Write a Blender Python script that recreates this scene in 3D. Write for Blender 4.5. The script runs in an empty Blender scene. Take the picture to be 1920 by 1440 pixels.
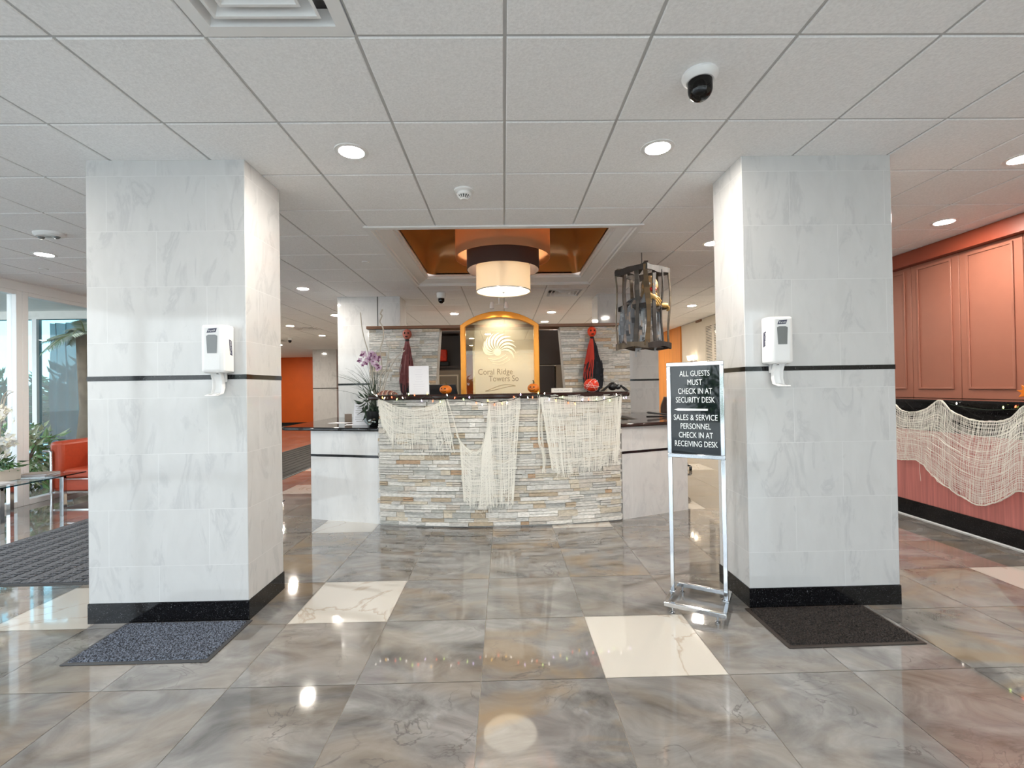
import bpy, bmesh, math, random
from mathutils import Vector, Matrix, noise
random.seed(11)
R = random.random
PI = math.pi
scn = bpy.context.scene
col = scn.collection

# ------------------------------------------------------------------ camera
CH, CZ, FPX = 1.4032, 2.85, 869.55
yaw, pit, rol = math.radians(-1.0085), math.radians(0.5115), math.radians(0.9110)
cy, sy, cp, sp, cr, sr = math.cos(yaw), math.sin(yaw), math.cos(pit), math.sin(pit), math.cos(rol), math.sin(rol)
ROT = Matrix(((cr, 0, -sr), (0, 1, 0), (sr, 0, cr))) @ Matrix(((1, 0, 0), (0, cp, sp), (0, -sp, cp))) @ Matrix(((cy, sy, 0), (-sy, cy, 0), (0, 0, 1)))
CAM = Vector((0, 0, CH))
cam_d = bpy.data.cameras.new('camera'); cam = bpy.data.objects.new('camera', cam_d); col.objects.link(cam)
cam_d.sensor_fit = 'HORIZONTAL'; cam_d.sensor_width = 36; cam_d.lens = FPX / 1920 * 36
cam_d.clip_start = 0.05; cam_d.clip_end = 300
r_, f_, u_ = ROT[0], ROT[1], ROT[2]
mw = Matrix.Identity(4)
for i in range(3):
    mw[i][0], mw[i][1], mw[i][2], mw[i][3] = r_[i], u_[i], -f_[i], CAM[i]
cam.matrix_world = mw
scn.camera = cam

def ray(px, py):
    return ROT.transposed() @ Vector(((px - 960) / FPX, 1, -(py - 720) / FPX))
def at(px, py, Y):
    d = ray(px, py); return CAM + d * (Y / d.y)
def atz(px, py, z):
    d = ray(px, py); return CAM + d * ((z - CH) / d.z)
def atx(px, py, X):
    d = ray(px, py); return CAM + d * (X / d.x)

# ------------------------------------------------------------------ world, exposure
SKY = 2.5
LAMP = 300.0
w = bpy.data.worlds.new('world'); scn.world = w; w.use_nodes = True
nt = w.node_tree; bg = nt.nodes['Background']
tc = nt.nodes.new('ShaderNodeTexCoord'); sx = nt.nodes.new('ShaderNodeSeparateXYZ'); rp = nt.nodes.new('ShaderNodeValToRGB')
nt.links.new(tc.outputs['Generated'], sx.inputs[0]); nt.links.new(sx.outputs['Z'], rp.inputs[0]); nt.links.new(rp.outputs[0], bg.inputs['Color'])
rp.color_ramp.elements[0].position = 0.0; rp.color_ramp.elements[0].color = (0.945, 0.965, 1.0, 1)
rp.color_ramp.elements[1].position = 0.6; rp.color_ramp.elements[1].color = (0.75, 0.84, 1.0, 1)
bg.inputs['Strength'].default_value = SKY
vs = scn.view_settings
scn.display_settings.display_device = 'sRGB'
vs.view_transform = 'Standard'; vs.look = 'None'; vs.gamma = 1.0; vs.use_curve_mapping = False
vs.exposure = 0.92
sun_d = bpy.data.lights.new('sun', 'SUN'); sun_d.energy = 3.5; sun_d.angle = 0.01; sun_d.color = (1, 0.96, 0.9)
sun = bpy.data.objects.new('sun', sun_d); col.objects.link(sun); sun.rotation_euler = Vector((-0.25, -0.8, -1.0)).to_track_quat('-Z', 'Y').to_euler()
scn.cycles.max_bounces = 12; scn.cycles.diffuse_bounces = 7; scn.cycles.glossy_bounces = 5
scn.cycles.transparent_max_bounces = 24; scn.cycles.transmission_bounces = 6
scn.cycles.caustics_reflective = False; scn.cycles.caustics_refractive = False
scn.cycles.sample_clamp_indirect = 6

# ------------------------------------------------------------------ materials
MATS = {}
def new_mat(name):
    m = bpy.data.materials.new(name); m.use_nodes = True
    MATS[name] = m
    return m, m.node_tree, m.node_tree.nodes['Principled BSDF']
def N(nt, kind, **kw):
    n = nt.nodes.new('ShaderNode' + kind)
    for k, v in kw.items():
        if k.startswith('i_'):
            n.inputs[k[2:].replace('_', ' ')].default_value = v
        else:
            setattr(n, k, v)
    return n
def ramp(nt, fac, stops):
    n = nt.nodes.new('ShaderNodeValToRGB'); e = n.color_ramp.elements
    while len(e) < len(stops): e.new(0.5)
    for el, (p, c) in zip(e, stops):
        el.position = p; el.color = tuple(c) + (1,) if len(c) == 3 else c
    nt.links.new(fac, n.inputs[0]); return n.outputs[0]
def mixc(nt, fac, a, b, mode='MIX'):
    n = nt.nodes.new('ShaderNodeMix'); n.data_type = 'RGBA'; n.blend_type = mode
    for s, v in ((n.inputs[0], fac), (n.inputs[6], a), (n.inputs[7], b)):
        if isinstance(v, (int, float)): s.default_value = v
        elif isinstance(v, tuple): s.default_value = v + (1,) if len(v) == 3 else v
        else: nt.links.new(v, s)
    return n.outputs[2]
def srgb(r, g, b):
    f = lambda c: ((c / 255) / 12.92 if c / 255 < 0.04045 else ((c / 255 + 0.055) / 1.055) ** 2.4)
    return (f(r), f(g), f(b))
def simple(name, c, rough=0.5, metal=0.0, var=0.0, scale=20.0, bump=0.0, coat=0.0, emit=None, es=0.0, stretch=None):
    m, nt, b = new_mat(name)
    b.inputs['Base Color'].default_value = tuple(c) + (1,)
    b.inputs['Roughness'].default_value = rough; b.inputs['Metallic'].default_value = metal
    b.inputs['Coat Weight'].default_value = coat
    if emit:
        b.inputs['Emission Color'].default_value = tuple(emit) + (1,); b.inputs['Emission Strength'].default_value = es
    if var or bump:
        tcn = N(nt, 'TexCoord'); src = tcn.outputs['Object']
        if stretch:
            mp = N(nt, 'Mapping'); mp.inputs['Scale'].default_value = stretch
            nt.links.new(src, mp.inputs[0]); src = mp.outputs[0]
        nz = N(nt, 'TexNoise', i_Scale=scale, i_Detail=5.0)
        nt.links.new(src, nz.inputs['Vector'])
        if var:
            lo = tuple(x * (1 - var) for x in c); hi = tuple(min(1, x * (1 + var)) for x in c)
            nt.links.new(ramp(nt, nz.outputs[0], [(0.3, lo), (0.7, hi)]), b.inputs['Base Color'])
        if bump:
            bp = N(nt, 'Bump', i_Strength=1.0, i_Distance=bump); nt.links.new(nz.outputs[0], bp.inputs['Height'])
            nt.links.new(bp.outputs[0], b.inputs['Normal'])
    return m

def marble(name, base, vein, rough=0.07, bw=0.61, bh=0.344, joints=True):
    m, nt, b = new_mat(name)
    tcn = N(nt, 'TexCoord')
    br = N(nt, 'TexBrick', offset=0.5, i_Scale=1.0, i_Mortar_Size=0.0014 if joints else 0.0)
    br.inputs['Mortar Smooth'].default_value = 0.0
    br.inputs['Brick Width'].default_value = bw; br.inputs['Row Height'].default_value = bh
    br.inputs['Color1'].default_value = (0, 0, 0, 1); br.inputs['Color2'].default_value = (1, 1, 1, 1); br.inputs['Mortar'].default_value = (0.5, 0.5, 0.5, 1)
    nt.links.new(tcn.outputs['UV'], br.inputs['Vector'])
    vm = N(nt, 'VectorMath', operation='SCALE'); vm.inputs['Scale'].default_value = 9.0
    nt.links.new(br.outputs['Color'], vm.inputs[0])
    ad = N(nt, 'VectorMath', operation='ADD'); nt.links.new(tcn.outputs['Object'], ad.inputs[0]); nt.links.new(vm.outputs[0], ad.inputs[1])
    mp = N(nt, 'Mapping'); mp.inputs['Rotation'].default_value = (0.4, 0.55, 0.3); mp.inputs['Scale'].default_value = (2.6, 2.6, 1.0)
    nt.links.new(ad.outputs[0], mp.inputs[0])
    n1 = N(nt, 'TexNoise', i_Scale=2.2, i_Detail=9.0, i_Distortion=1.1); n1.inputs['Roughness'].default_value = 0.62
    n2 = N(nt, 'TexNoise', i_Scale=5.0, i_Detail=6.0, i_Distortion=0.6)
    nt.links.new(mp.outputs[0], n1.inputs['Vector']); nt.links.new(mp.outputs[0], n2.inputs['Vector'])
    v = ramp(nt, n1.outputs[0], [(0.0, (0.0,) * 3), (0.53, (0.0,) * 3), (0.61, (0.42,) * 3), (0.64, (0.06,) * 3), (0.70, (0.10,) * 3), (0.78, (0.5,) * 3)])
    c1 = ramp(nt, n2.outputs[0], [(0.25, tuple(x * 0.93 for x in base)), (0.7, base)])
    c2 = mixc(nt, v, c1, vein)
    c3 = mixc(nt, br.outputs['Color'], mixc(nt, 0.97, (0.3, 0.3, 0.3), c2), c2)
    c4 = mixc(nt, br.outputs['Fac'], c3, tuple(min(1, x * 1.10) for x in base))
    nt.links.new(c4, b.inputs['Base Color']); b.inputs['Roughness'].default_value = rough
    return m

marble('white_marble', (0.60, 0.60, 0.60), (0.41, 0.415, 0.43))
marble('desk_marble', (0.69, 0.69, 0.69), (0.52, 0.53, 0.55), bw=0.9, bh=1.3)

def granite(name, base, speck, rough=0.06):
    m, nt, b = new_mat(name)
    tcn = N(nt, 'TexCoord'); n1 = N(nt, 'TexNoise', i_Scale=160.0, i_Detail=2.0); n2 = N(nt, 'TexNoise', i_Scale=9.0, i_Detail=8.0, i_Distortion=2.0)
    for n in (n1, n2): nt.links.new(tcn.outputs['Object'], n.inputs['Vector'])
    s = ramp(nt, n1.outputs[0], [(0.66, (0,) * 3), (0.74, (1,) * 3)])
    v = ramp(nt, n2.outputs[0], [(0.495, (0,) * 3), (0.5, (0.25,) * 3), (0.505, (0,) * 3)])
    c = mixc(nt, s, base, speck); c = mixc(nt, v, c, speck)
    nt.links.new(c, b.inputs['Base Color']); b.inputs['Roughness'].default_value = rough; b.inputs['IOR'].default_value = 1.42
    return m
granite('black_granite', (0.006, 0.006, 0.007), (0.13, 0.13, 0.14))
granite('brown_granite', (0.03, 0.014, 0.012), (0.10, 0.07, 0.06), 0.08)

def floor_mat():
    m, nt, b = new_mat('floor_tile')
    at_ = N(nt, 'Attribute', attribute_name='tint'); sp_ = N(nt, 'SeparateColor'); nt.links.new(at_.outputs['Color'], sp_.inputs[0])
    tcn = N(nt, 'TexCoord')
    cmb = N(nt, 'CombineXYZ')
    for i in range(3): nt.links.new(sp_.outputs[0], cmb.inputs[i])
    vm = N(nt, 'VectorMath', operation='SCALE'); vm.inputs['Scale'].default_value = 37.0; nt.links.new(cmb.outputs[0], vm.inputs[0])
    ad = N(nt, 'VectorMath', operation='ADD'); nt.links.new(tcn.outputs['Object'], ad.inputs[0]); nt.links.new(vm.outputs[0], ad.inputs[1])
    mp = N(nt, 'Mapping'); mp.inputs['Rotation'].default_value = (0, 0, 0.75); mp.inputs['Scale'].default_value = (1.05, 1.75, 1.0)
    nt.links.new(ad.outputs[0], mp.inputs[0]); V = mp.outputs[0]
    n1 = N(nt, 'TexNoise', i_Scale=1.9, i_Detail=8.0, i_Distortion=1.6); n1.inputs['Roughness'].default_value = 0.6
    n2 = N(nt, 'TexNoise', i_Scale=1.3, i_Detail=5.0, i_Distortion=1.2)
    n3 = N(nt, 'TexNoise', i_Scale=2.6, i_Detail=6.0, i_Distortion=2.2)
    n4 = N(nt, 'TexNoise', i_Scale=1.6, i_Detail=9.0, i_Distortion=0.9)
    for n in (n1, n2, n3): nt.links.new(V, n.inputs['Vector'])
    nt.links.new(ad.outputs[0], n4.inputs['Vector'])
    g = ramp(nt, n1.outputs[0], [(0.27, (0.07, 0.067, 0.064)), (0.38, (0.135, 0.13, 0.125)), (0.52, (0.205, 0.199, 0.193)), (0.72, (0.315, 0.308, 0.298))])
    wf = ramp(nt, n2.outputs[0], [(0.45, (0,) * 3), (0.62, (1,) * 3)])
    wm = N(nt, 'Math', operation='MULTIPLY'); nt.links.new(wf, wm.inputs[0]); nt.links.new(sp_.outputs[1], wm.inputs[1])
    g = mixc(nt, wm.outputs[0], g, (0.27, 0.20, 0.125))
    vn = ramp(nt, n3.outputs[0], [(0.0, (0,) * 3), (0.48, (0,) * 3), (0.5, (0.8,) * 3), (0.53, (0,) * 3), (1, (0,) * 3)])
    n5 = N(nt, 'TexNoise', i_Scale=3.1, i_Detail=3.0); nt.links.new(ad.outputs[0], n5.inputs['Vector'])
    vk = ramp(nt, n5.outputs[0], [(0.52, (0,) * 3), (0.66, (1,) * 3)])
    vn = mixc(nt, 1.0, vn, vk, 'MULTIPLY')
    g = mixc(nt, vn, g, (0.10, 0.095, 0.09))
    wv = ramp(nt, n4.outputs[0], [(0.0, (0,) * 3), (0.482, (0,) * 3), (0.5, (0.6,) * 3), (0.512, (0,) * 3), (0.64, (0.0,) * 3), (0.75, (0.4,) * 3)])
    wht = mixc(nt, wv, (0.57, 0.54, 0.49), (0.36, 0.28, 0.20))
    c = mixc(nt, sp_.outputs[2], g, wht)
    nt.links.new(c, b.inputs['Base Color'])
    b.inputs['Roughness'].default_value = 0.05; b.inputs['IOR'].default_value = 1.72
    b.inputs['Coat Weight'].default_value = 0.5; b.inputs['Coat Roughness'].default_value = 0.03
    return m
floor_mat()

def stone_mat():
    m, nt, b = new_mat('ledger_stone')
    at_ = N(nt, 'Attribute', attribute_name='tint')
    tcn = N(nt, 'TexCoord'); mp = N(nt, 'Mapping'); mp.inputs['Scale'].default_value = (1, 1, 3); nt.links.new(tcn.outputs['Object'], mp.inputs[0])
    n1 = N(nt, 'TexNoise', i_Scale=28.0, i_Detail=7.0); nt.links.new(mp.outputs[0], n1.inputs['Vector'])
    f = ramp(nt, n1.outputs[0], [(0.25, (0.68,) * 3), (0.75, (1.12,) * 3)])
    nt.links.new(mixc(nt, 1.0, at_.outputs['Color'], f, 'MULTIPLY'), b.inputs['Base Color'])
    bp = N(nt, 'Bump', i_Strength=0.9, i_Distance=0.006); nt.links.new(n1.outputs[0], bp.inputs['Height']); nt.links.new(bp.outputs[0], b.inputs['Normal'])
    b.inputs['Roughness'].default_value = 0.62
stone_mat()

def tint_mat(name, rough=0.7):
    m, nt, b = new_mat(name)
    at_ = N(nt, 'Attribute', attribute_name='tint'); nt.links.new(at_.outputs['Color'], b.inputs['Base Color'])
    b.inputs['Roughness'].default_value = rough
tint_mat('leafy'); tint_mat('cloth', 0.85); tint_mat('petal', 0.5); tint_mat('distressed_wood', 0.6)

def glass_mat(name, tint=(0.93, 0.97, 0.97), refl=1.0):
    m = bpy.data.materials.new(name); m.use_nodes = True; MATS[name] = m
    nt = m.node_tree; nt.nodes.remove(nt.nodes['Principled BSDF']); out = nt.nodes['Material Output']
    tr = N(nt, 'BsdfTransparent'); tr.inputs[0].default_value = tint + (1,)
    gl = N(nt, 'BsdfGlossy'); gl.inputs['Roughness'].default_value = 0.0
    lw = N(nt, 'LayerWeight'); lw.inputs[0].default_value = 0.5; pw = N(nt, 'Math', operation='POWER'); pw.inputs[1].default_value = 5.0
    nt.links.new(lw.outputs['Facing'], pw.inputs[0])
    mu = N(nt, 'Math', operation='MULTIPLY_ADD'); mu.inputs[1].default_value = 0.9 * refl; mu.inputs[2].default_value = 0.045 * refl
    nt.links.new(pw.outputs[0], mu.inputs[0])
    mx = N(nt, 'MixShader'); nt.links.new(mu.outputs[0], mx.inputs[0]); nt.links.new(tr.outputs[0], mx.inputs[1]); nt.links.new(gl.outputs[0], mx.inputs[2])
    nt.links.new(mx.outputs[0], out.inputs[0])
glass_mat('clear_glass'); glass_mat('dark_glass', (0.25, 0.42, 0.48)); glass_mat('smoked_dome', (0.06, 0.06, 0.065)); glass_mat('gold_glass', (0.88, 0.84, 0.70))
def frost_mat(name, c, t, tlf=0.45):
    m = bpy.data.materials.new(name); m.use_nodes = True; MATS[name] = m
    nt = m.node_tree; nt.nodes.remove(nt.nodes['Principled BSDF']); out = nt.nodes['Material Output']
    tr = N(nt, 'BsdfTransparent'); df = N(nt, 'BsdfDiffuse'); df.inputs[0].default_value = tuple(c) + (1,)
    tl = N(nt, 'BsdfTranslucent'); tl.inputs[0].default_value = tuple(c) + (1,)
    a = N(nt, 'MixShader'); a.inputs[0].default_value = tlf; nt.links.new(df.outputs[0], a.inputs[1]); nt.links.new(tl.outputs[0], a.inputs[2])
    mx = N(nt, 'MixShader'); mx.inputs[0].default_value = t; nt.links.new(tr.outputs[0], mx.inputs[1]); nt.links.new(a.outputs[0], mx.inputs[2])
    nt.links.new(mx.outputs[0], out.inputs[0])
frost_mat('etched_frost', (0.95, 0.89, 0.74), 0.93, 0.25)
frost_mat('etched_letters', (0.55, 0.46, 0.33), 0.55)
frost_mat('etched_fade', (0.95, 0.89, 0.74), 0.9, 0.25)
nt = MATS['etched_fade'].node_tree      # the etching itself thins out towards the top of the pane
tcn = N(nt, 'TexCoord'); sz_ = N(nt, 'SeparateXYZ'); nt.links.new(tcn.outputs['Object'], sz_.inputs[0])
mr = N(nt, 'MapRange'); nt.links.new(sz_.outputs['Z'], mr.inputs['Value'])
for k_, v_ in (('From Min', 0.66), ('From Max', 0.95), ('To Min', 0.92), ('To Max', 0.12)): mr.inputs[k_].default_value = v_
nt.links.new(mr.outputs[0], [n for n in nt.nodes if n.type == 'MIX_SHADER' and n.inputs[0].default_value > 0.5][0].inputs[0])
frost_mat('gauze_thread', (0.92, 0.90, 0.83), 0.95, 0.12)
frost_mat('sheer_drape', (0.006, 0.075, 0.10), 0.88)
glass_mat('teal_glass', (0.50, 0.72, 0.78))
frost_mat('shade_white', (0.86, 0.80, 0.70), 1.0)
frost_mat('shade_tan', (0.72, 0.42, 0.24), 1.0)
frost_mat('clear_plastic', (0.85, 0.85, 0.85), 0.35)

simple('ceiling_tile', (0.86, 0.862, 0.868), 0.95, var=0.06, scale=90, bump=0.0015)
simple('ceiling_grid', (0.50, 0.50, 0.50), 0.6)
simple('grout', (0.55, 0.50, 0.43), 0.6)
simple('white_paint', (0.80, 0.80, 0.80), 0.45)
simple('beige_paint', (0.68, 0.62, 0.52), 0.6, var=0.03, scale=4)
simple('orange_paint', srgb(208, 92, 22), 0.55, var=0.04, scale=3)
simple('bronze_paint', srgb(176, 130, 74), 0.25, metal=0.25)
simple('red_panel', srgb(154, 98, 80), 0.38, var=0.03, scale=6)
simple('red_beam', srgb(138, 62, 42), 0.42)
simple('pink_laminate', srgb(186, 114, 108), 0.55, var=0.22, scale=45, stretch=(1, 1, 0.03))
simple('honey_wood', srgb(205, 130, 52), 0.4, var=0.12, scale=18, stretch=(1, 1, 0.06))
simple('gold_wood', srgb(226, 150, 48), 0.28, metal=0.35, var=0.05, scale=12)
simple('cap_wood', srgb(120, 82, 56), 0.35)
simple('dark_wood', (0.035, 0.018, 0.012), 0.4)
simple('brown_shade', (0.05, 0.022, 0.016), 0.75)
simple('taupe_door', (0.27, 0.22, 0.17), 0.5)
simple('aluminium_white', (0.82, 0.84, 0.85), 0.35)
simple('chrome', (0.64, 0.66, 0.69), 0.10, metal=1.0)
simple('steel', (0.55, 0.55, 0.56), 0.25, metal=1.0)
simple('black_plastic', (0.012, 0.012, 0.013), 0.3)
simple('black_cloth', (0.012, 0.012, 0.015), 0.8)
simple('white_plastic', (0.80, 0.80, 0.80), 0.3)
simple('grey_window', (0.16, 0.17, 0.17), 0.12)
simple('logo_blue', (0.05, 0.05, 0.09), 0.4)
simple('sign_black', (0.006, 0.008, 0.010), 0.03)
simple('sign_white', (0.85, 0.86, 0.86), 0.5)
simple('paper', (0.80, 0.80, 0.84), 0.7)
simple('faint_ink', (0.68, 0.68, 0.73), 0.8)
simple('ink', (0.25, 0.25, 0.28), 0.8)
simple('leather_red', srgb(180, 74, 46), 0.35, var=0.06, scale=30, bump=0.0006)
simple('pumpkin', srgb(222, 118, 30), 0.4, var=0.15, scale=14)
simple('pumpkin_red', srgb(205, 48, 22), 0.3, var=0.2, scale=22)
simple('pumpkin_dark', (0.03, 0.012, 0.006), 0.7)
simple('pumpkin_stem', (0.08, 0.07, 0.03), 0.8)
simple('lamp_disc', (1, 1, 1), 0.5, emit=(1.0, 0.925, 0.82), es=LAMP)
simple('lamp_disc_deep', (1, 1, 1), 0.5, emit=(1.0, 0.915, 0.80), es=LAMP * 1.8)
simple('pendant_disc', (0.9, 0.88, 0.82), 0.5, emit=(1.0, 0.86, 0.66), es=1.1)
simple('brown_card', (0.22, 0.16, 0.12), 0.5)
simple('soil', (0.03, 0.025, 0.02), 0.9)
simple('ceramic', (0.62, 0.58, 0.52), 0.4)
simple('bark', (0.16, 0.13, 0.10), 0.9, var=0.3, scale=8)
simple('twig', (0.50, 0.46, 0.40), 0.8)
simple('concrete', (0.60, 0.58, 0.55), 0.85, var=0.1, scale=2)
simple('stucco', (0.80, 0.79, 0.76), 0.85, var=0.04, scale=12)
simple('lawn', (0.10, 0.20, 0.05), 0.9, var=0.4, scale=8)
simple('wire_green', (0.010, 0.022, 0.014), 0.5)
simple('skin_zombie', srgb(178, 142, 100), 0.6, var=0.3, scale=25)
simple('lip_red', srgb(215, 40, 28), 0.4)
simple('bone', srgb(196, 158, 92), 0.5, var=0.25, scale=60)
simple('hose_black', (0.02, 0.02, 0.022), 0.4)
simple('car_paint', (0.55, 0.62, 0.70), 0.15, metal=0.5)
for nme, c in (('bulb_red', (1.0, 0.10, 0.04)), ('bulb_amber', (1.0, 0.55, 0.10)), ('bulb_white', (1.0, 0.9, 0.8)), ('bulb_green', (0.75, 1.0, 0.25)), ('bulb_violet', (0.8, 0.6, 1.0))):
    simple(nme, c, 0.3, emit=c, es=3.5)
def mat_pile(name, a, b_, scale):
    m, nt, b = new_mat(name)
    tcn = N(nt, 'TexCoord'); n1 = N(nt, 'TexNoise', i_Scale=scale, i_Detail=3.0); nt.links.new(tcn.outputs['Object'], n1.inputs['Vector'])
    nt.links.new(ramp(nt, n1.outputs[0], [(0.42, a), (0.62, b_)]), b.inputs['Base Color']); b.inputs['Roughness'].default_value = 0.95
mat_pile('mat_pile', (0.018, 0.021, 0.029), (0.16, 0.185, 0.24), 130)
mat_pile('mat_pile_brown', (0.004, 0.003, 0.003), (0.034, 0.025, 0.021), 130)
mat_pile('runner_pile', (0.065, 0.068, 0.075), (0.15, 0.155, 0.17), 90)
simple('mat_rubber', (0.045, 0.046, 0.05), 0.6)
simple('mat_rubber_brown', (0.03, 0.021, 0.017), 0.6)

# ------------------------------------------------------------------ mesh builder
class MB:
    def __init__(s): s.v = []; s.f = []; s.c = []; s.M = None; s.tint = (0.5, 0.5, 0.5); s.m = 0; s.mi = []
    def add(s, vs, fs, tint=None, m=None):
        o = len(s.v)
        for p in vs:
            p = Vector(p); s.v.append(s.M @ p if s.M else p)
        t = tint or s.tint
        for f in fs: s.f.append([o + i for i in f]); s.c.append(t); s.mi.append(s.m if m is None else m)
        return s
    def box(s, x0, x1, y0, y1, z0, z1, tint=None, m=None):
        return s.add([(x0, y0, z0), (x1, y0, z0), (x1, y1, z0), (x0, y1, z0), (x0, y0, z1), (x1, y0, z1), (x1, y1, z1), (x0, y1, z1)],
                     [(3, 2, 1, 0), (4, 5, 6, 7), (0, 1, 5, 4), (1, 2, 6, 5), (2, 3, 7, 6), (3, 0, 4, 7)], tint, m)
    def prism(s, poly, a, b, axis='z', tint=None, m=None):
        n = len(poly)
        mk = {'z': lambda p, h: (p[0], p[1], h), 'y': lambda p, h: (p[0], h, p[1]), 'x': lambda p, h: (h, p[0], p[1])}[axis]
        area = sum(poly[i][0] * poly[(i + 1) % n][1] - poly[(i + 1) % n][0] * poly[i][1] for i in range(n))
        if (area < 0) != (axis == 'y'): poly = poly[::-1]
        vs = [mk(p, a) for p in poly] + [mk(p, b) for p in poly]
        fs = [list(range(n))[::-1], list(range(n, 2 * n))] + [(i, (i + 1) % n, n + (i + 1) % n, n + i) for i in range(n)]
        return s.add(vs, fs, tint, m)
    def ring(s, outer, inner, a, b, axis='y', tint=None):
        n = len(outer)
        mk = {'z': lambda p, h: (p[0], p[1], h), 'y': lambda p, h: (p[0], h, p[1]), 'x': lambda p, h: (h, p[0], p[1])}[axis]
        vs = [mk(p, a) for p in outer] + [mk(p, a) for p in inner] + [mk(p, b) for p in outer] + [mk(p, b) for p in inner]
        fs = []
        for i in range(n):
            j = (i + 1) % n
            fs += [(i, j, n + j, n + i), (2 * n + i, 3 * n + i, 3 * n + j, 2 * n + j), (i, 2 * n + i, 2 * n + j, j), (n + i, n + j, 3 * n + j, 3 * n + i)]
        return s.add(vs, fs, tint)
    def lathe(s, prof, c=(0, 0, 0), n=32, tint=None, axis='z', a0=0, a1=2 * PI, m=None):
        vs = []; full = abs(a1 - a0 - 2 * PI) < 1e-6; k = n if full else n + 1
        for i in range(k):
            a = a0 + (a1 - a0) * i / n
            for r, h in prof:
                p = (r * math.cos(a), r * math.sin(a), h)
                if axis == 'y': p = (p[0], p[2], p[1])
                if axis == 'x': p = (p[2], p[0], p[1])
                vs.append((c[0] + p[0], c[1] + p[1], c[2] + p[2]))
        q = len(prof); fs = []
        for i in range(n):
            j = (i + 1) % k
            for t in range(q - 1):
                fs.append((i * q + t, j * q + t, j * q + t + 1, i * q + t + 1))
        return s.add(vs, fs, tint, m)
    def tube(s, path, r, n=8, tint=None, cap=True, m=None):
        path = [Vector(p) for p in path]; q = len(path); vs = []; fs = []
        rr = r if isinstance(r, (list, tuple)) else [r] * q
        up = None
        for i, p in enumerate(path):
            t = (path[min(i + 1, q - 1)] - path[max(i - 1, 0)])
            if t.length < 1e-9: t = Vector((0, 0, 1))
            t.normalize()
            if up is None:
                up = t.orthogonal().normalized()
            up = (up - t * up.dot(t)); up = up.normalized() if up.length > 1e-6 else t.orthogonal().normalized()
            sd = t.cross(up)
            for k in range(n):
                a = 2 * PI * k / n
                vs.append(p + (up * math.cos(a) + sd * math.sin(a)) * rr[i])
        for i in range(q - 1):
            for k in range(n):
                fs.append((i * n + k, i * n + (k + 1) % n, (i + 1) * n + (k + 1) % n, (i + 1) * n + k))
        if cap: fs += [tuple(range(n))[::-1], tuple(range((q - 1) * n, q * n))]
        return s.add(vs, fs, tint, m)
    def ell(s, c, r, n=16, k=10, tint=None, fn=None, m=None):
        vs = []; fs = []
        for i in range(k + 1):
            b = -PI / 2 + PI * i / k
            for j in range(n):
                a = 2 * PI * j / n
                d = Vector((math.cos(b) * math.cos(a), math.cos(b) * math.sin(a), math.sin(b)))
                if fn: d = fn(d)
                vs.append((c[0] + d.x * r[0], c[1] + d.y * r[1], c[2] + d.z * r[2]))
        for i in range(k):
            for j in range(n):
                fs.append((i * n + j, i * n + (j + 1) % n, (i + 1) * n + (j + 1) % n, (i + 1) * n + j))
        return s.add(vs, fs, tint, m)
    def ribbon(s, pts, wid, nrm, tint=None):
        vs = []; q = len(pts); pts = [Vector(p) for p in pts]
        ww = wid if isinstance(wid, (list, tuple)) else [wid] * q
        for i, p in enumerate(pts):
            t = pts[min(i + 1, q - 1)] - pts[max(i - 1, 0)]
            sd = t.cross(nrm); sd = sd.normalized() if sd.length > 1e-9 else Vector((1, 0, 0))
            vs += [p - sd * ww[i] / 2, p + sd * ww[i] / 2]
        return s.add(vs, [(2 * i, 2 * i + 1, 2 * i + 3, 2 * i + 2) for i in range(q - 1)], tint)
    def grid(s, fn, nu, nv, tint=None, m=None):
        vs = [fn(i / nu, j / nv) for j in range(nv + 1) for i in range(nu + 1)]
        return s.add(vs, [(j * (nu + 1) + i, j * (nu + 1) + i + 1, (j + 1) * (nu + 1) + i + 1, (j + 1) * (nu + 1) + i) for j in range(nv) for i in range(nu)], tint, m)
    def build(s, name, mat, parent=None, loc=None, smooth=35, bevel=0.0, local=False, sub=0):
        me = bpy.data.meshes.new(name)
        if local: org = Vector((0, 0, 0))
        else: org = ORG[parent] if parent is not None else Vector(loc or (0, 0, 0))
        me.from_pydata([tuple(p - org) for p in s.v], [], s.f); me.update()
        mats = mat if isinstance(mat, (list, tuple)) else [mat]
        for m in mats: me.materials.append(MATS[m])
        if len(mats) > 1: me.polygons.foreach_set('material_index', s.mi)
        a = me.attributes.new('tint', 'FLOAT_COLOR', 'FACE')
        a.data.foreach_set('color', [x for t in s.c for x in (t[0], t[1], t[2], 1.0)])
        uv = me.uv_layers.new(name='UVMap'); buf = [0.0] * (2 * len(me.loops))
        for p in me.polygons:
            n = p.normal; ax = max(range(3), key=lambda i: abs(n[i]))
            for li in p.loop_indices:
                q = s.v[me.loops[li].vertex_index]
                u_, v_ = ((q.y, q.z), (q.x, q.z), (q.x, q.y))[ax]
                buf[2 * li] = u_; buf[2 * li + 1] = v_
        uv.data.foreach_set('uv', buf)
        if smooth:
            me.polygons.foreach_set('use_smooth', [True] * len(me.polygons)); me.set_sharp_from_angle(angle=math.radians(smooth))
        o = bpy.data.objects.new(name, me); col.objects.link(o)
        if parent is not None: o.parent = parent; ORG[o] = ORG[parent]
        else: o.location = org; ORG[o] = org
        if bevel:
            b = o.modifiers.new('edge', 'BEVEL'); b.width = bevel; b.segments = 2; b.limit_method = 'ANGLE'; b.angle_limit = math.radians(40)
        if sub:
            b = o.modifiers.new('round', 'SUBSURF'); b.levels = sub; b.render_levels = sub
        return o
ORG = {}
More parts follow.
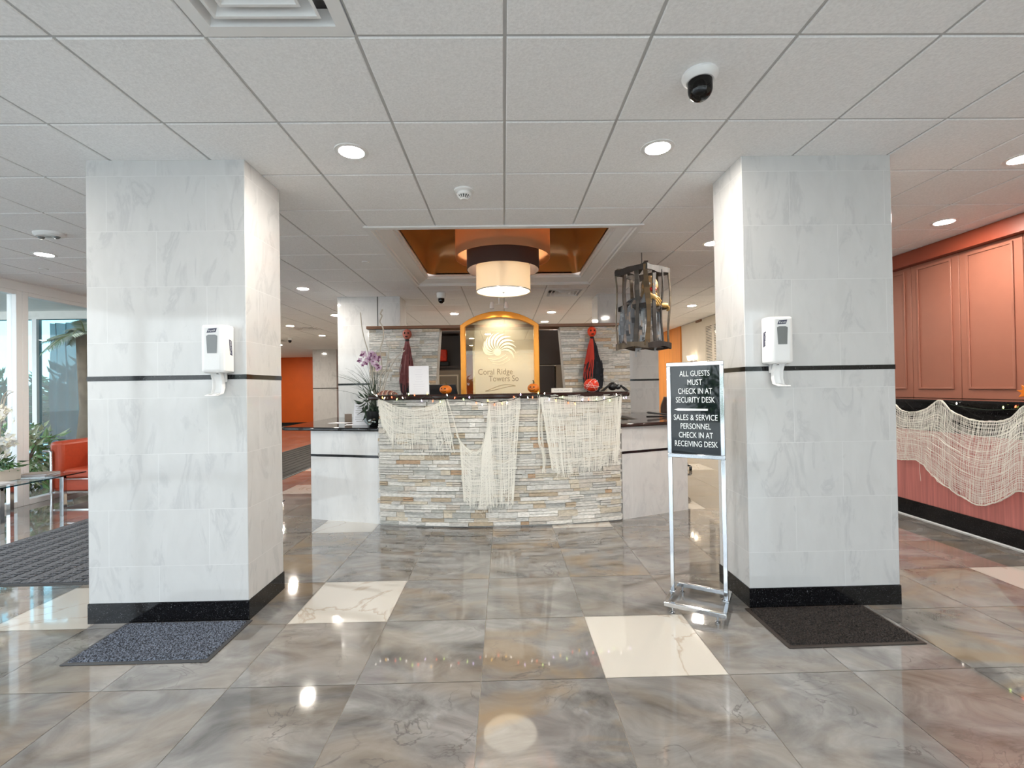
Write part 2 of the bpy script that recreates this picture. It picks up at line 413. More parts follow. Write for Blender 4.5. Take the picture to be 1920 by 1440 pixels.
def tag(o, label, cat, group=None, kind=None):
    o['label'] = label; o['category'] = cat
    if group: o['group'] = group
    if kind: o['kind'] = kind
    return o
def thing(name, label, cat, loc=(0, 0, 0), rz=0.0, group=None, kind=None):
    o = bpy.data.objects.new(name, None); col.objects.link(o)
    o.empty_display_size = 0.05; o.location = loc; o.rotation_euler = (0, 0, rz)
    ORG[o] = Vector(loc)
    return tag(o, label, cat, group, kind)
def copy_tree(o, loc, label, parent=None, rz=None):
    c = o.copy(); col.objects.link(c)
    if parent is None:
        c.location = loc; c['label'] = label
        if rz is not None: c.rotation_euler = (0, 0, rz)
    else: c.parent = parent
    for ch in o.children: copy_tree(ch, None, None, c)
    return c
def text_geo(mb, body, M, height, width=None, depth=0.001, align='CENTER', tint=None, m=None):
    cu = bpy.data.curves.new('t', 'FONT'); cu.body = body; cu.align_x = align; cu.size = 1.0; cu.extrude = 0.5
    cu.resolution_u = 3
    o = bpy.data.objects.new('t', cu); col.objects.link(o)
    dg = bpy.context.evaluated_depsgraph_get(); me = bpy.data.meshes.new_from_object(o.evaluated_get(dg))
    xs = [v.co.x for v in me.vertices]; ys = [v.co.y for v in me.vertices]
    h = 0.7
    sx_ = (width / (max(xs) - min(xs))) if width else height / h
    old = mb.M
    mb.M = M
    mb.add([(v.co.x * sx_, v.co.y * height / h, v.co.z * 2 * depth * 0.5 + depth * 0.5) for v in me.vertices], [list(p.vertices) for p in me.polygons], tint, m)
    mb.M = old
    col.objects.unlink(o); bpy.data.objects.remove(o); bpy.data.curves.remove(cu); bpy.data.meshes.remove(me)
def V(*a): return Vector(a)
def lerp(a, b, t): return a + (b - a) * t
def poly_at(pts, t):
    t = max(0.0, min(1.0, t)) * (len(pts) - 1); i = min(int(t), len(pts) - 2); f = t - i
    return pts[i] * (1 - f) + pts[i + 1] * f
def spline(pts, n):
    pts = [Vector(p) for p in pts]; out = []
    q = len(pts)
    for i in range(q - 1):
        p0, p1, p2, p3 = pts[max(i - 1, 0)], pts[i], pts[i + 1], pts[min(i + 2, q - 1)]
        for k in range(n):
            t = k / n
            out.append(0.5 * ((2 * p1) + (p2 - p0) * t + (2 * p0 - 5 * p1 + 4 * p2 - p3) * t * t + (3 * p1 - p0 - 3 * p2 + p3) * t ** 3))
    out.append(pts[-1]); return out

# ================================================================== THE SETTING
FT, FX0, FY0 = 0.59953, -0.1309, 2.2387
WHITE = {(-2, 1), (1, 0), (1, 4), (-3, 4), (-5, 1), (6, 1), (3, 5), (-5, 7), (-8, -2), (4, -3), (-6, 10), (5, 9)}
fl = MB(); rf = random.Random(5)
fl.add([(-10.2, -2.4, -0.004), (4.8, -2.4, -0.004), (4.8, 20, -0.004), (-10.2, 20, -0.004)], [(0, 1, 2, 3)], m=1)
fl.add([(-10.2, -2.4, -0.1), (4.8, -2.4, -0.1), (4.8, 20, -0.1), (-10.2, 20, -0.1)], [(3, 2, 1, 0)], m=1)
for i in range(-17, 9):
    for j in range(-8, 30):
        x0, y0 = FX0 + i * FT, FY0 + j * FT; g = 0.0014
        x1, y1 = x0 + FT, y0 + FT
        x0 = max(x0, -10.1); x1 = min(x1, 4.7); y0 = max(y0, -2.3); y1 = min(y1, 19.95)
        if x1 - x0 < 0.01 or y1 - y0 < 0.01: continue
        wht = 1.0 if (i, j) in WHITE else 0.0
        warm = 0.18 + 0.55 * rf.random() * (1.0 if rf.random() < 0.55 else 0.25) + (0.25 if (i > 3 and rf.random() < 0.7) else 0)  # random tile tone, plus warm lamplight painted into the right-hand tiles
        if (i, j) in ((0, -1), (1, 2), (0, 3), (4, -1)): warm = 0.85
        fl.add([(x0 + g, y0 + g, 0), (x1 - g, y0 + g, 0), (x1 - g, y1 - g, 0), (x0 + g, y1 - g, 0)], [(0, 1, 2, 3)], (rf.random(), min(1, warm), wht), 0)
tag(fl.build('floor', ['floor_tile', 'grout'], smooth=0), 'polished grey and taupe marble tile floor with scattered white tiles', 'floor', kind='structure')

CT, CX0, CY0 = 0.61, 0.0265, 1.894
TX0, TX1, TY0, TY1 = CX0 - 2 * CT, CX0 + 2 * CT, 4.133, 6.46
DIFF = {(-2, -1), (1, 8), (-8, 14)}       # grid cells that hold an air diffuser
cl = MB()
def ctile(x0, x1, y0, y1):
    if x1 - x0 < 0.03 or y1 - y0 < 0.03: return
    g = 0.0075; e = 0.004; z = CZ
    a = [(x0 + g, y0 + g), (x1 - g, y0 + g), (x1 - g, y1 - g), (x0 + g, y1 - g)]
    b = [(x0 + g + e, y0 + g + e), (x1 - g - e, y0 + g + e), (x1 - g - e, y1 - g - e), (x0 + g + e, y1 - g - e)]
    vs = [(p[0], p[1], z + 0.012) for p in a] + [(p[0], p[1], z + e) for p in a] + [(p[0], p[1], z) for p in b]
    fs = [(8, 11, 10, 9)] + [(k, 4 + k, 4 + (k + 1) % 4, (k + 1) % 4) for k in range(4)] + [(4 + k, 8 + k, 8 + (k + 1) % 4, 4 + (k + 1) % 4) for k in range(4)]
    cl.add(vs, fs, m=0)
def cgrid(x0, x1, y0, y1):
    cl.box(x0, x1, y0, y1, CZ + 0.007, CZ + 0.05, m=1)
for i in range(-17, 8):
    for j in range(-7, 30):
        x0, y0 = CX0 + i * CT, CY0 + j * CT; x1, y1 = x0 + CT, y0 + CT
        if y0 < 12.9: x0 = max(x0, -6.2)
        x0 = max(x0, -10.0); x1 = min(x1, 4.6 if y0 < 6.3 else 4.34)
        if x0 >= x1 or (i, j) in DIFF: continue
        if -2 <= i <= 1 and y1 > TY0 and y0 < TY1:
            if y0 < TY0: ctile(x0, x1, y0, TY0 - 0.004)
            if y1 > TY1: ctile(x0, x1, TY1 + 0.004, y1)
            continue
        ctile(x0, x1, y0, y1)
def cell(i, j): return CX0 + i * CT, CX0 + (i + 1) * CT, CY0 + j * CT, CY0 + (j + 1) * CT
def roof(x0, x1, y0, y1):
    holes = [h for h in ([(TX0, TX1, TY0, TY1)] + [cell(*d) for d in DIFF]) if h[0] < x1 and h[1] > x0 and h[2] < y1 and h[3] > y0]
    ys = sorted({y0, y1} | {min(max(v, y0), y1) for h in holes for v in h[2:]}); 
    for a, b in zip(ys, ys[1:]):
        if b - a < 1e-6: continue
        xs = [x0]
        for h in sorted(holes):
            if h[2] <= a + 1e-6 and h[3] >= b - 1e-6: xs += [max(h[0], x0), min(h[1], x1)]
        xs.append(x1)
        for c, d in zip(xs[::2], xs[1::2]):
            if d - c > 1e-6: cgrid(c, d, a, b)
roof(-6.25, 4.65, -2.3, 13.0); roof(-10.05, 4.65, 13.0, 19.95)
tag(cl.build('ceiling', ['ceiling_tile', 'ceiling_grid'], smooth=0), 'white suspended ceiling of square acoustic tiles in a narrow grid', 'ceiling', kind='structure')

def struct(name, mb, mat, label, cat, **k):
    return tag(mb.build(name, mat, **k), label, cat, kind='structure')
struct('wall_right', MB().box(4.622, 4.8, -2.3, 6.4, 0, CZ), 'beige_paint', 'lobby wall behind the salmon shutters', 'wall')
struct('wall_far_right', MB().box(4.36, 4.8, 6.4, 20.0, 0, CZ), 'beige_paint', 'beige lobby wall carrying the sconce and the louvre', 'wall')
struct('wall_left', MB().box(-6.3, -6.2, 7.75, 13.0, 0, CZ), 'beige_paint', 'plain beige lobby wall past the windows', 'wall')
struct('wall_far_left', MB().box(-10.2, -10.0, 13.0, 20.0, 0, CZ).box(-10.0, -6.3, 12.9, 13.0, 0, CZ), 'beige_paint', 'beige walls of the far lobby end', 'wall')
struct('wall_back', MB().box(-10.2, 4.8, 19.8, 20.0, 0.1, CZ), 'orange_paint', 'bright orange far wall at the end of the lobby', 'wall')
struct('baseboard_back', MB().box(-10.0, 4.36, 19.77, 19.8, 0, 0.1), 'black_granite', 'black baseboard under the orange far wall', 'baseboard')
struct('wall_inner', MB().box(-0.92, 4.36, 13.9, 14.05, 0, CZ), 'beige_paint', 'beige inner wall seen through the etched glass panel', 'wall')

def pillar(name, x0, x1, y0, y1, label, seam=False):
    t = thing(name, label, 'pillar', ((x0 + x1) / 2, (y0 + y1) / 2, 0), kind='structure')
    MB().box(x0, x1, y0, y1, 0.12, CZ + 0.004).build('shaft', 'white_marble', t, bevel=0.004)
    MB().box(x0 - 0.004, x1 + 0.004, y0 - 0.004, y1 + 0.004, 0, 0.12).build('base_band', 'black_granite', t)
    e = 0.0015
    MB().box(x0 - e, x1 + e, y0 - e, y1 + e, 1.486, 1.515).build('strip_band', 'black_granite', t)
    if seam:
        MB().box(-1.94, -1.925, y0 - 0.004, y0, 1.515, CZ).build('seam_strip', 'grey_window', t)
    return t
pillar('pillar_left', -2.565, -1.592, 2.90, 3.35, 'white marble pillar behind the blue-black mat, nearest the windows')
pillar('pillar_right', 1.525, 2.485, 2.90, 3.30, 'white marble pillar behind the chrome sign stand')
pillar('pillar_rear_left', -2.55, -1.587, 7.19, 7.64, 'white marble pillar behind the orchid arrangement, a dark seam on its face', True)
pillar('pillar_rear_right', 1.478, 2.42, 7.19, 7.64, 'white marble pillar behind the hanging cage')
pillar('pillar_far', -6.62, -5.80, 16.2, 16.7, 'grey marble pillar beside the orange far wall')

# --- recessed ceiling tray
def rrect(x0, x1, y0, y1, r, n=8):
    pts = []
    for (cx, cy_, a0) in ((x1 - r, y1 - r, 0), (x0 + r, y1 - r, PI / 2), (x0 + r, y0 + r, PI), (x1 - r, y0 + r, 1.5 * PI)):
        for k in range(n + 1):
            a = a0 + PI / 2 * k / n; pts.append((cx + r * math.cos(a), cy_ + r * math.sin(a)))
    return pts
def sweep_rect(mb, prof, x0, x1, y0, y1):
    q = len(prof); vs = []; fs = []
    for (sx_, sy_) in ((0, 0), (1, 0), (1, 1), (0, 1)):
        for d, z in prof:
            vs.append(((x0 + d) if not sx_ else (x1 - d), (y0 + d) if not sy_ else (y1 - d), z))
    for c in range(4):
        for k in range(q - 1):
            fs.append((c * q + k, ((c + 1) % 4) * q + k, ((c + 1) % 4) * q + k + 1, c * q + k + 1))
    mb.add(vs, fs)
tr = MB(); sweep_rect(tr, [(-0.03, CZ), (-0.03, CZ - 0.012), (0.02, CZ - 0.014), (0.03, CZ - 0.004), (0.05, CZ - 0.004), (0.06, CZ + 0.012), (0.12, CZ + 0.03), (0.16, CZ + 0.05), (0.175, CZ + 0.05), (0.18, CZ + 0.075), (0.20, CZ + 0.075), (0.20, CZ + 0.12)], TX0, TX1, TY0, TY1)
struct('trim_1', tr, 'white_paint', 'white moulded frame around the bronze ceiling recess', 'trim', smooth=20)
rc = MB(); xa, xb, ya, yb = TX0 + 0.2, TX1 - 0.2, TY0 + 0.2, TY1 - 0.2
levels = [(0.0, CZ + 0.10, 0.10)] + [(0.0, CZ + 0.30, 0.18)] + [(0.34 * (1 - math.cos(a)), CZ + 0.30 + 0.34 * math.sin(a), 0.18 + 0.1 * math.sin(a)) for a in [PI / 2 * k / 8 for k in range(1, 9)]]
rings = [[(p[0], p[1], z) for p in rrect(xa + d, xb - d, ya + d, yb - d, r)] for d, z, r in levels]
n = len(rings[0])
rc.add([p for rg in rings for p in rg], [(k * n + i, k * n + (i + 1) % n, (k + 1) * n + (i + 1) % n, (k + 1) * n + i) for k in range(len(rings) - 1) for i in range(n)] + [[(len(rings) - 1) * n + i for i in range(n)]])
tag(rc.build('ceiling_recess', 'bronze_paint', smooth=50), 'bronze painted recess with coved corners above the drum pendant', 'ceiling recess', kind='structure')

# --- glazing
def window(idx, a, b, fixed, axis, z1, label, fr=0.075):
    t = thing('window_%d' % idx, label, 'window', ((fixed, (a + b) / 2, 0) if axis == 'x' else ((a + b) / 2, fixed, 0)), kind='structure')
    f = MB(); d = 0.06
    def bar(p, q, z0, zz):
        if axis == 'x': f.box(fixed - d, fixed + d, p, q, z0, zz)
        else: f.box(p, q, fixed - d, fixed + d, z0, zz)
    bar(a, a + fr, 0, z1); bar(b - fr, b, 0, z1); bar(a + fr, b - fr, 0, 0.07); bar(a + fr, b - fr, z1 - 0.05, z1)
    f.build('frame', 'aluminium_white', t, bevel=0.004)
    p = MB()
    if axis == 'x': p.box(fixed - 0.004, fixed + 0.004, a + fr, b - fr, 0.07, z1 - 0.05)
    else: p.box(a + fr, b - fr, fixed - 0.004, fixed + 0.004, 0.07, z1 - 0.05)
    p.build('pane', 'clear_glass', t)
ys = [-2.2, -0.55, 1.1, 2.75, 4.4, 6.03, 7.75]
nm = ['full-height side window nearest the entrance', 'second full-height side window from the entrance', 'third full-height side window from the entrance', 'full-height side window beside the runner mat', 'full-height window behind the glass coffee table', 'full-height window beside the red leather sofa']
for k in range(6): window(k + 1, ys[k], ys[k + 1], -6.2, 'x', 2.74, nm[k])
xs = [-6.2, -4.0, -1.8, 0.4, 2.6, 4.7]
for k in range(5): window(k + 7, xs[k], xs[k + 1], -2.2, 'y', 2.74, 'entrance glazing bay %s' % ['by the side windows', 'facing the left marble pillar', 'facing the desk', 'facing the right marble pillar', 'by the red shutters'][k], 0.06)
struct('trim_2', MB().box(-6.27, -6.13, -2.3, 7.75, 2.74, CZ), 'aluminium_white', 'pale head beam above the side windows', 'trim')
struct('trim_3', MB().box(-6.3, 4.8, -2.27, -2.13, 2.74, CZ), 'aluminium_white', 'pale head beam above the entrance glazing', 'trim')

# --- outdoors
struct('ground_outside', MB().box(-40, 30, -40, -2.35, -0.14, -0.03).box(-40, -6.32, -2.35, 40, -0.14, -0.03), 'concrete', 'pale paving outside the windows', 'ground')
wz = thing('wall_wing', 'glazed wing of the building seen through the side window', 'building wing', (-9, 8.4, 0), kind='structure')
MB().box(-13, -6.32, 5.2, 9.0, 2.90, 3.02).build('canopy', 'stucco', wz)
MB().box(-13, -6.32, 8.36, 8.50, 2.76, 2.90).build('beam', 'stucco', wz)
for px in (68.5, -60):
    q = at(px, 700, 8.4); MB().box(q.x - 0.04, q.x + 0.04, 8.36, 8.46, -0.03, 2.76).build('post', 'aluminium_white', wz)
MB().box(-13, -6.32, 8.405, 8.412, 0.02, 2.76).build('pane', 'teal_glass', wz)
dp = MB(); dx0 = at(91, 700, 8.7).x
def drape(u, v):
    x = lerp(dx0, -6.35, u); return V(x + 0.02 * math.sin(9 * v + 20 * u), 8.72 + 0.05 * math.sin(u * 60) + 0.02 * math.sin(u * 23), lerp(0.02, 2.74, v))
dp.grid(drape, 160, 6)
tag(dp.build('curtain', 'sheer_drape', loc=(-7.5, 8.72, 0), smooth=80), 'sheer teal curtain hanging inside the glazed wing outside', 'curtain')

def leaf_cloud(mb, c, rad, n, size, cols, rnd, droop=0.3, narrow=0.35, shell=0.45):
    for _ in range(n):
        while True:
            d = Vector((rnd.uniform(-1, 1), rnd.uniform(-1, 1), rnd.uniform(-1, 1)))
            if 0.05 < d.length < 1: break
        d = d.normalized() * (shell + (1 - shell) * rnd.random())
        p = Vector(c) + Vector((d.x * rad[0], d.y * rad[1], d.z * rad[2]))
        ax = (d + Vector((rnd.uniform(-.7, .7), rnd.uniform(-.7, .7), rnd.uniform(-.7, .7) - droop))).normalized()
        sd = ax.cross(Vector((rnd.uniform(-1, 1), rnd.uniform(-1, 1), 1))).normalized(); nn = ax.cross(sd)
        L = size * rnd.uniform(0.6, 1.3); W = L * narrow
        vs = [p, p + ax * L * 0.45 + sd * W / 2 + nn * L * 0.05, p + ax * L - nn * L * 0.12, p + ax * L * 0.45 - sd * W / 2 + nn * L * 0.05]
        mb.add(vs, [(0, 1, 2, 3)], rnd.choice(cols))
GREEN = [(0.03, 0.09, 0.03), (0.05, 0.14, 0.04), (0.08, 0.18, 0.05), (0.02, 0.06, 0.03)]
def shrub(name, c, rad, n, size, cols, label, seed, group=None, cat='shrub', narrow=0.35):
    rnd = random.Random(seed); t = thing(name, label, cat, (c[0], c[1], -0.03), group=group)
    st = MB()
    for k in range(5):
        a = 2 * PI * k / 5; st.tube([V(c[0], c[1], -0.03), V(c[0] + 0.25 * rad[0] * math.cos(a), c[1] + 0.25 * rad[1] * math.sin(a), c[2]), V(c[0] + 0.5 * rad[0] * math.cos(a), c[1] + 0.5 * rad[1] * math.sin(a), c[2] + 0.5 * rad[2])], [0.02, 0.014, 0.005], 5)
    st.build('stem', 'bark', t)
    lf = MB(); leaf_cloud(lf, c, rad, n, size, cols, rnd, narrow=narrow)
    lf.build('foliage', 'leafy', t, smooth=0)
VAR = [(0.12, 0.28, 0.10), (0.45, 0.52, 0.35), (0.62, 0.66, 0.50), (0.08, 0.20, 0.08), (0.20, 0.36, 0.16)]
shrub('variegated_shrub', (-7.35, 7.15, 0.45), (0.55, 0.55, 0.55), 900, 0.16, VAR, 'pale variegated shrub outside the window behind the red sofa', 1)
shrub('variegated_shrub', (-7.0, 5.3, 0.3), (0.4, 0.5, 0.36), 500, 0.14, VAR, 'low variegated shrub outside the window behind the coffee table', 2)
hz = [(-15.5, 6.6, 2.0), (-12.9, 11.0, 2.0), (-9.3, 11.1, 2.1), (-18.6, 4.5, 2.2), (-16.4, 10.6, 3.0), (-20, 13, 3.4)]
for k, (x, y, h) in enumerate(hz):
    shrub('hedge_shrub', (x, y, h / 2), (1.4, 1.4, h / 2 + 0.1), 2600, 0.34, GREEN, ['bushy green hedge plant beyond the glazed wing', 'dark green bush behind the teal curtain', 'rounded green bush nearest the lobby corner outside', 'large green bush across the paving', 'tall green bush at the back of the garden', 'tallest bush at the far end of the garden'][k], 20 + k, cat='bush')
def palm(x, y, h, seed, label, nf=16, L=1.5, cols=GREEN):
    rnd = random.Random(seed); t = thing('palm_tree', label, 'palm', (x, y, -0.03))
    MB().tube([V(x, y, -0.03), V(x + 0.08, y, h * 0.5), V(x, y, h)], [0.17, 0.13, 0.11], 12).build('trunk', 'bark', t)
    f = MB()
    for k in range(nf):
        a = 2 * PI * k / nf + rnd.uniform(-.2, .2); el = rnd.uniform(0.1, 1.1); dr = rnd.uniform(0.8, 1.7)
        dirv = V(math.cos(a) * math.cos(el), math.sin(a) * math.cos(el), math.sin(el)); pts = []
        for i in range(13):
            s_ = i / 12; pts.append(V(x, y, h) + dirv * L * s_ - V(0, 0, 1) * dr * L * 0.55 * s_ * s_)
        f.tube(pts, [0.016 * (1 - 0.8 * i / 12) for i in range(13)], 5, tint=(0.2, 0.24, 0.1))
        for i in range(2, 13):
            tg = (pts[i] - pts[i - 1]).normalized(); sd = tg.cross(V(0, 0, 1)).normalized()
            for sgn in (-1, 1):
                for e in (0, 0.5):
                    p = pts[i] - (pts[i] - pts[i - 1]) * e; ll = 0.42 * L * (0.35 + math.sin(PI * i / 13)) * 0.6
                    tip = p + sd * sgn * ll * 0.75 + tg * ll * 0.55 - V(0, 0, 0.45 * ll)
                    wv = tg * 0.018
                    f.add([p - wv, p + wv, tip], [(0, 1, 2)], rnd.choice(cols))
    f.build('fronds', 'leafy', t, smooth=0)
PALE = [(0.35, 0.42, 0.36), (0.45, 0.50, 0.45), (0.22, 0.32, 0.22)]
palm(-6.62, 7.45, 2.35, 3, 'small palm with pale drooping fronds outside the far side window', 14, 0.5, PALE)
palm(-11.2, 12.6, 3.6, 4, 'palm with dark fronds beyond the white post', 14, 1.3)
palm(-2.9, -6.5, 4.6, 5, 'palm outside the entrance facing the left pillar', 18, 1.9)
palm(3.2, -7.4, 5.0, 6, 'palm outside the entrance facing the right pillar', 18, 1.9)
palm(-11.5, -3.0, 4.5, 7, 'palm on the paving outside the nearest side window', 16, 1.8)
for k, (x, y) in enumerate([(-9, -11), (-5.5, -11.5), (-2, -11), (1.5, -11.6), (5, -11), (8.5, -11.4)]):
    shrub('hedge_shrub', (x, y, 1.0), (1.68, 1.0, 1.15), 900, 0.34, GREEN, '%s green bush of the hedge across the drive' % ['first', 'second', 'third', 'fourth', 'fifth', 'last'][k], 40 + k, cat='bush')

# ================================================================== CEILING FITTINGS
def downlight(x, y, label):
    t = thing('ceiling_light', label, 'ceiling light', (x, y, CZ), group='recessed ceiling lights')
    MB().lathe([(0.072, CZ - 0.001), (0.074, CZ - 0.006), (0.098, CZ - 0.004), (0.101, CZ + 0.0), (0.101, CZ + 0.004), (0.072, CZ + 0.004)], (x, y, 0), 40).build('trim_ring', 'white_plastic', t)
    MB().lathe([(0.0715, CZ - 0.001), (0.0715, CZ - 0.004), (0.064, CZ - 0.006), (0.04, CZ - 0.0075), (0.0005, CZ - 0.008)], (x, y, 0), 32).build('lens', 'lamp_disc' if y < 7 else 'lamp_disc_deep', t)
    return t
DL = [(-0.899, 2.809, 'recessed ceiling light in front of the left marble pillar'),
      (0.957, 2.789, 'recessed ceiling light behind the large dome camera'),
      (4.02, 4.128, 'recessed ceiling light above the red shutters'),
      (-4.688, 4.824, 'recessed ceiling light behind the oval strobe plate'),
      (-2.802, 6.557, 'recessed ceiling light between the left pillars, above the long desk end'),
      (-4.678, 10.27, 'recessed ceiling light beside the far left air diffuser'),
      (-4.70, 12.122, 'recessed ceiling light past the far left air diffuser'),
      (-0.927, 8.899, 'recessed ceiling light behind the small white dome camera'),
      (-0.579, 9.54, 'recessed ceiling light just behind the left shoulder of the golden arch'),
      (0.934, 8.859, 'recessed ceiling light behind the square air diffuser by the tray'),
      (0.913, 10.137, 'recessed ceiling light just behind the right shoulder of the golden arch'),
      (3.434, 8.35, 'recessed ceiling light in the passage between the cage and the right pillar'),
      (2.152, 4.684, 'recessed ceiling light half hidden by the edge of the right marble pillar'),
      (3.412, 2.956, 'recessed ceiling light at the right edge of the picture'),
      (-8.5, 17.7, 'recessed ceiling light in front of the orange far wall'),
      (-3.45, 2.2, 'recessed ceiling light near the side windows, seen only as a glint'),
      (-0.9, 0.2, 'recessed ceiling light over the entrance, left of centre'),
      (0.95, 0.2, 'recessed ceiling light over the entrance, right of centre'),
      (-0.4, 12.3, 'recessed ceiling light seen through the etched glass, upper one'),
      (-1.05, 15.5, 'recessed ceiling light seen through the clear edge of the etched glass'),
      (-6.9, 14.4, 'recessed ceiling light by the grey far pillar'),
      (2.9, 12.4, 'recessed ceiling light by the wood panelled wall'),
      (-3.2, 8.9, 'recessed ceiling light behind the rear left pillar')]
for a in DL: downlight(*a)

def diffuser(i, j, label):
    x0, x1, y0, y1 = cell(i, j); xc, yc = (x0 + x1) / 2, (y0 + y1) / 2
    t = thing('air_diffuser', label, 'air diffuser', (xc, yc, CZ), group='square ceiling air diffusers')
    def sq(h0, z0, h1, z1, mb):
        vs = []
        for h, z in ((h0, z0), (h1, z1)):
            vs += [(xc - h, yc - h, z), (xc + h, yc - h, z), (xc + h, yc + h, z), (xc - h, yc + h, z)]
        mb.add(vs, [(k, (k + 1) % 4, 4 + (k + 1) % 4, 4 + k) for k in range(4)])
    f = MB(); H = CT / 2 - 0.004; sq(H, CZ - 0.002, H - 0.055, CZ - 0.004, f); sq(H - 0.055, CZ - 0.004, H - 0.075, CZ + 0.05, f); sq(H, CZ - 0.002, H, CZ + 0.006, f)
    f.build('frame', 'white_paint', t, smooth=0)
    for k, (h, nm_) in enumerate(((0.205, 'louver'), (0.15, 'louver'), (0.095, 'louver'))):
        g = MB(); sq(h, CZ - 0.006, h - 0.012, CZ - 0.006, g); sq(h, CZ - 0.006, h - 0.03, CZ + 0.045, g); sq(h - 0.012, CZ - 0.006, h - 0.04, CZ + 0.045, g); g.build(nm_, 'white_paint', t, smooth=0)
    MB().box(xc - 0.045, xc + 0.045, yc - 0.045, yc + 0.045, CZ - 0.004, CZ).build('center_plate', 'white_paint', t)
    MB().box(x0 + 0.006, x1 - 0.006, y0 + 0.006, y1 - 0.006, CZ + 0.09, CZ + 0.10).box(x0 + 0.006, x0 + 0.012, y0 + 0.006, y1 - 0.006, CZ + 0.0, CZ + 0.09).box(x1 - 0.012, x1 - 0.006, y0 + 0.006, y1 - 0.006, CZ + 0.0, CZ + 0.09).box(x0 + 0.012, x1 - 0.012, y0 + 0.006, y0 + 0.012, CZ, CZ + 0.09).box(x0 + 0.012, x1 - 0.012, y1 - 0.012, y1 - 0.006, CZ, CZ + 0.09).build('duct_box', 'ceiling_grid', t)
diffuser(-2, -1, 'large white square air diffuser at the top edge of the picture')
diffuser(1, 8, 'white square air diffuser just behind the bronze tray')
diffuser(-8, 14, 'distant square air diffuser above the orange far wall corridor')

def dome_camera(x, y, s, label, dark='smoked_dome', tall=0.05):
    t = thing('dome_camera', label, 'security camera', (x, y, CZ), group='ceiling dome cameras')
    MB().lathe([(0.001, CZ), (0.075 * s, CZ), (0.078 * s, CZ - 0.01), (0.072 * s, CZ - tall), (0.058 * s, CZ - tall - 0.012), (0.05 * s, CZ - tall - 0.012)], (x, y, 0), 40).build('housing', 'white_plastic', t)
    b = CZ - tall - 0.010
    MB().lathe([(0.052 * s, b + 0.006), (0.052 * s, b - 0.035 * s)] + [(0.052 * s * math.cos(a), b - 0.035 * s - 0.05 * s * math.sin(a)) for a in [PI / 2 * k / 8 for k in range(1, 9)]], (x, y, 0), 32).build('dome', dark, t, smooth=60)
    lens = MB().ell((x - 0.006 * s, y - 0.01 * s, b - 0.03 * s), (0.03 * s, 0.03 * s, 0.035 * s)).build('lens_unit', 'black_plastic', t)
    MB().lathe([(0.001, -0.03 * s), (0.014 * s, -0.03 * s), (0.014 * s, 0.0)], (x - 0.012 * s, y - 0.012 * s, b - 0.03 * s), 16, axis='y').build('lens_barrel', 'steel', lens)
dome_camera(0.935, 2.13, 1.05, 'large white dome camera with a smoked dome, in front of the right pillar', tall=0.025)
dome_camera(-0.92, 6.98, 0.9, 'small white dome camera behind the bronze ceiling tray', tall=0.07)
dome_camera(-5.75, 12.6, 0.8, 'tiny dark dome camera above the orange far wall corridor', tall=0.05)
sx_, sy_ = -0.268, 3.37
t = thing('smoke_detector', 'white smoke detector on the ceiling in front of the bronze tray', 'smoke detector', (sx_, sy_, CZ))
MB().lathe([(0.001, CZ), (0.072, CZ), (0.074, CZ - 0.012), (0.056, CZ - 0.018), (0.054, CZ - 0.02)], (sx_, sy_, 0), 36).build('base', 'white_plastic', t)
g = MB().lathe([(0.052, CZ - 0.018), (0.052, CZ - 0.036), (0.047, CZ - 0.042)], (sx_, sy_, 0), 36).lathe([(0.026, CZ - 0.062), (0.022, CZ - 0.070), (0.001, CZ - 0.072)], (sx_, sy_, 0), 36)
for k in range(14):
    a = 2 * PI * k / 14
    g.tube([V(sx_ + 0.048 * math.cos(a), sy_ + 0.048 * math.sin(a), CZ - 0.041), V(sx_ + 0.025 * math.cos(a), sy_ + 0.025 * math.sin(a), CZ - 0.063)], 0.0035, 6)
g.build('sensor_cage', 'white_plastic', t)
MB().lathe([(0.040, CZ - 0.040), (0.020, CZ - 0.060), (0.001, CZ - 0.060)], (sx_, sy_, 0), 24).build('sensor_core', 'grey_window', t)
ex, ey = -4.03, 4.19
t = thing('fire_strobe', 'oval white ceiling strobe plate with two clear lamps and red lettering near the side windows', 'fire strobe', (ex, ey, CZ))
def oval(sc, z): return [(ex + sc * 0.125 * math.cos(2 * PI * k / 40), ey + sc * 0.082 * math.sin(2 * PI * k / 40), z) for k in range(40)]
o_ = oval(1, CZ) + oval(0.99, CZ - 0.02) + oval(0.8, CZ - 0.034)
MB().add(o_, [(k + 40 * j, k + 40 * j + 40, (k + 1) % 40 + 40 * j + 40, (k + 1) % 40 + 40 * j) for j in range(2) for k in range(40)] + [list(range(80, 120))]).build('plate', 'white_plastic', t)
for sgn in (-1, 1):
    MB().ell((ex + sgn * 0.068, ey, CZ - 0.032), (0.026, 0.026, 0.022)).build('lamp', 'grey_window', t)
lt = MB(); text_geo(lt, 'FIRE', Matrix.Translation((ex, ey + 0.010, CZ - 0.0345)) @ Matrix.Rotation(PI, 4, 'X'), 0.02, depth=0.001); lt.build('lettering', 'grey_window', t, smooth=0)
t = thing('twin_spotlight', 'white twin-head ceiling spotlight aimed at the golden arch, just below the pendant', 'spotlight', (-0.05, 6.52, CZ))
MB().lathe([(0.001, CZ - 0.02), (0.055, CZ - 0.02), (0.06, CZ), (0.001, CZ)], (-0.05, 6.52, 0), 24).build('mounting_plate', 'white_plastic', t)
MB().tube([V(-0.05, 6.52, CZ - 0.015), V(-0.05, 6.52, 2.585)], 0.009, 10).tube([V(-0.15, 6.52, 2.585), V(0.05, 6.52, 2.585)], 0.008, 10).build('stem', 'white_plastic', t)
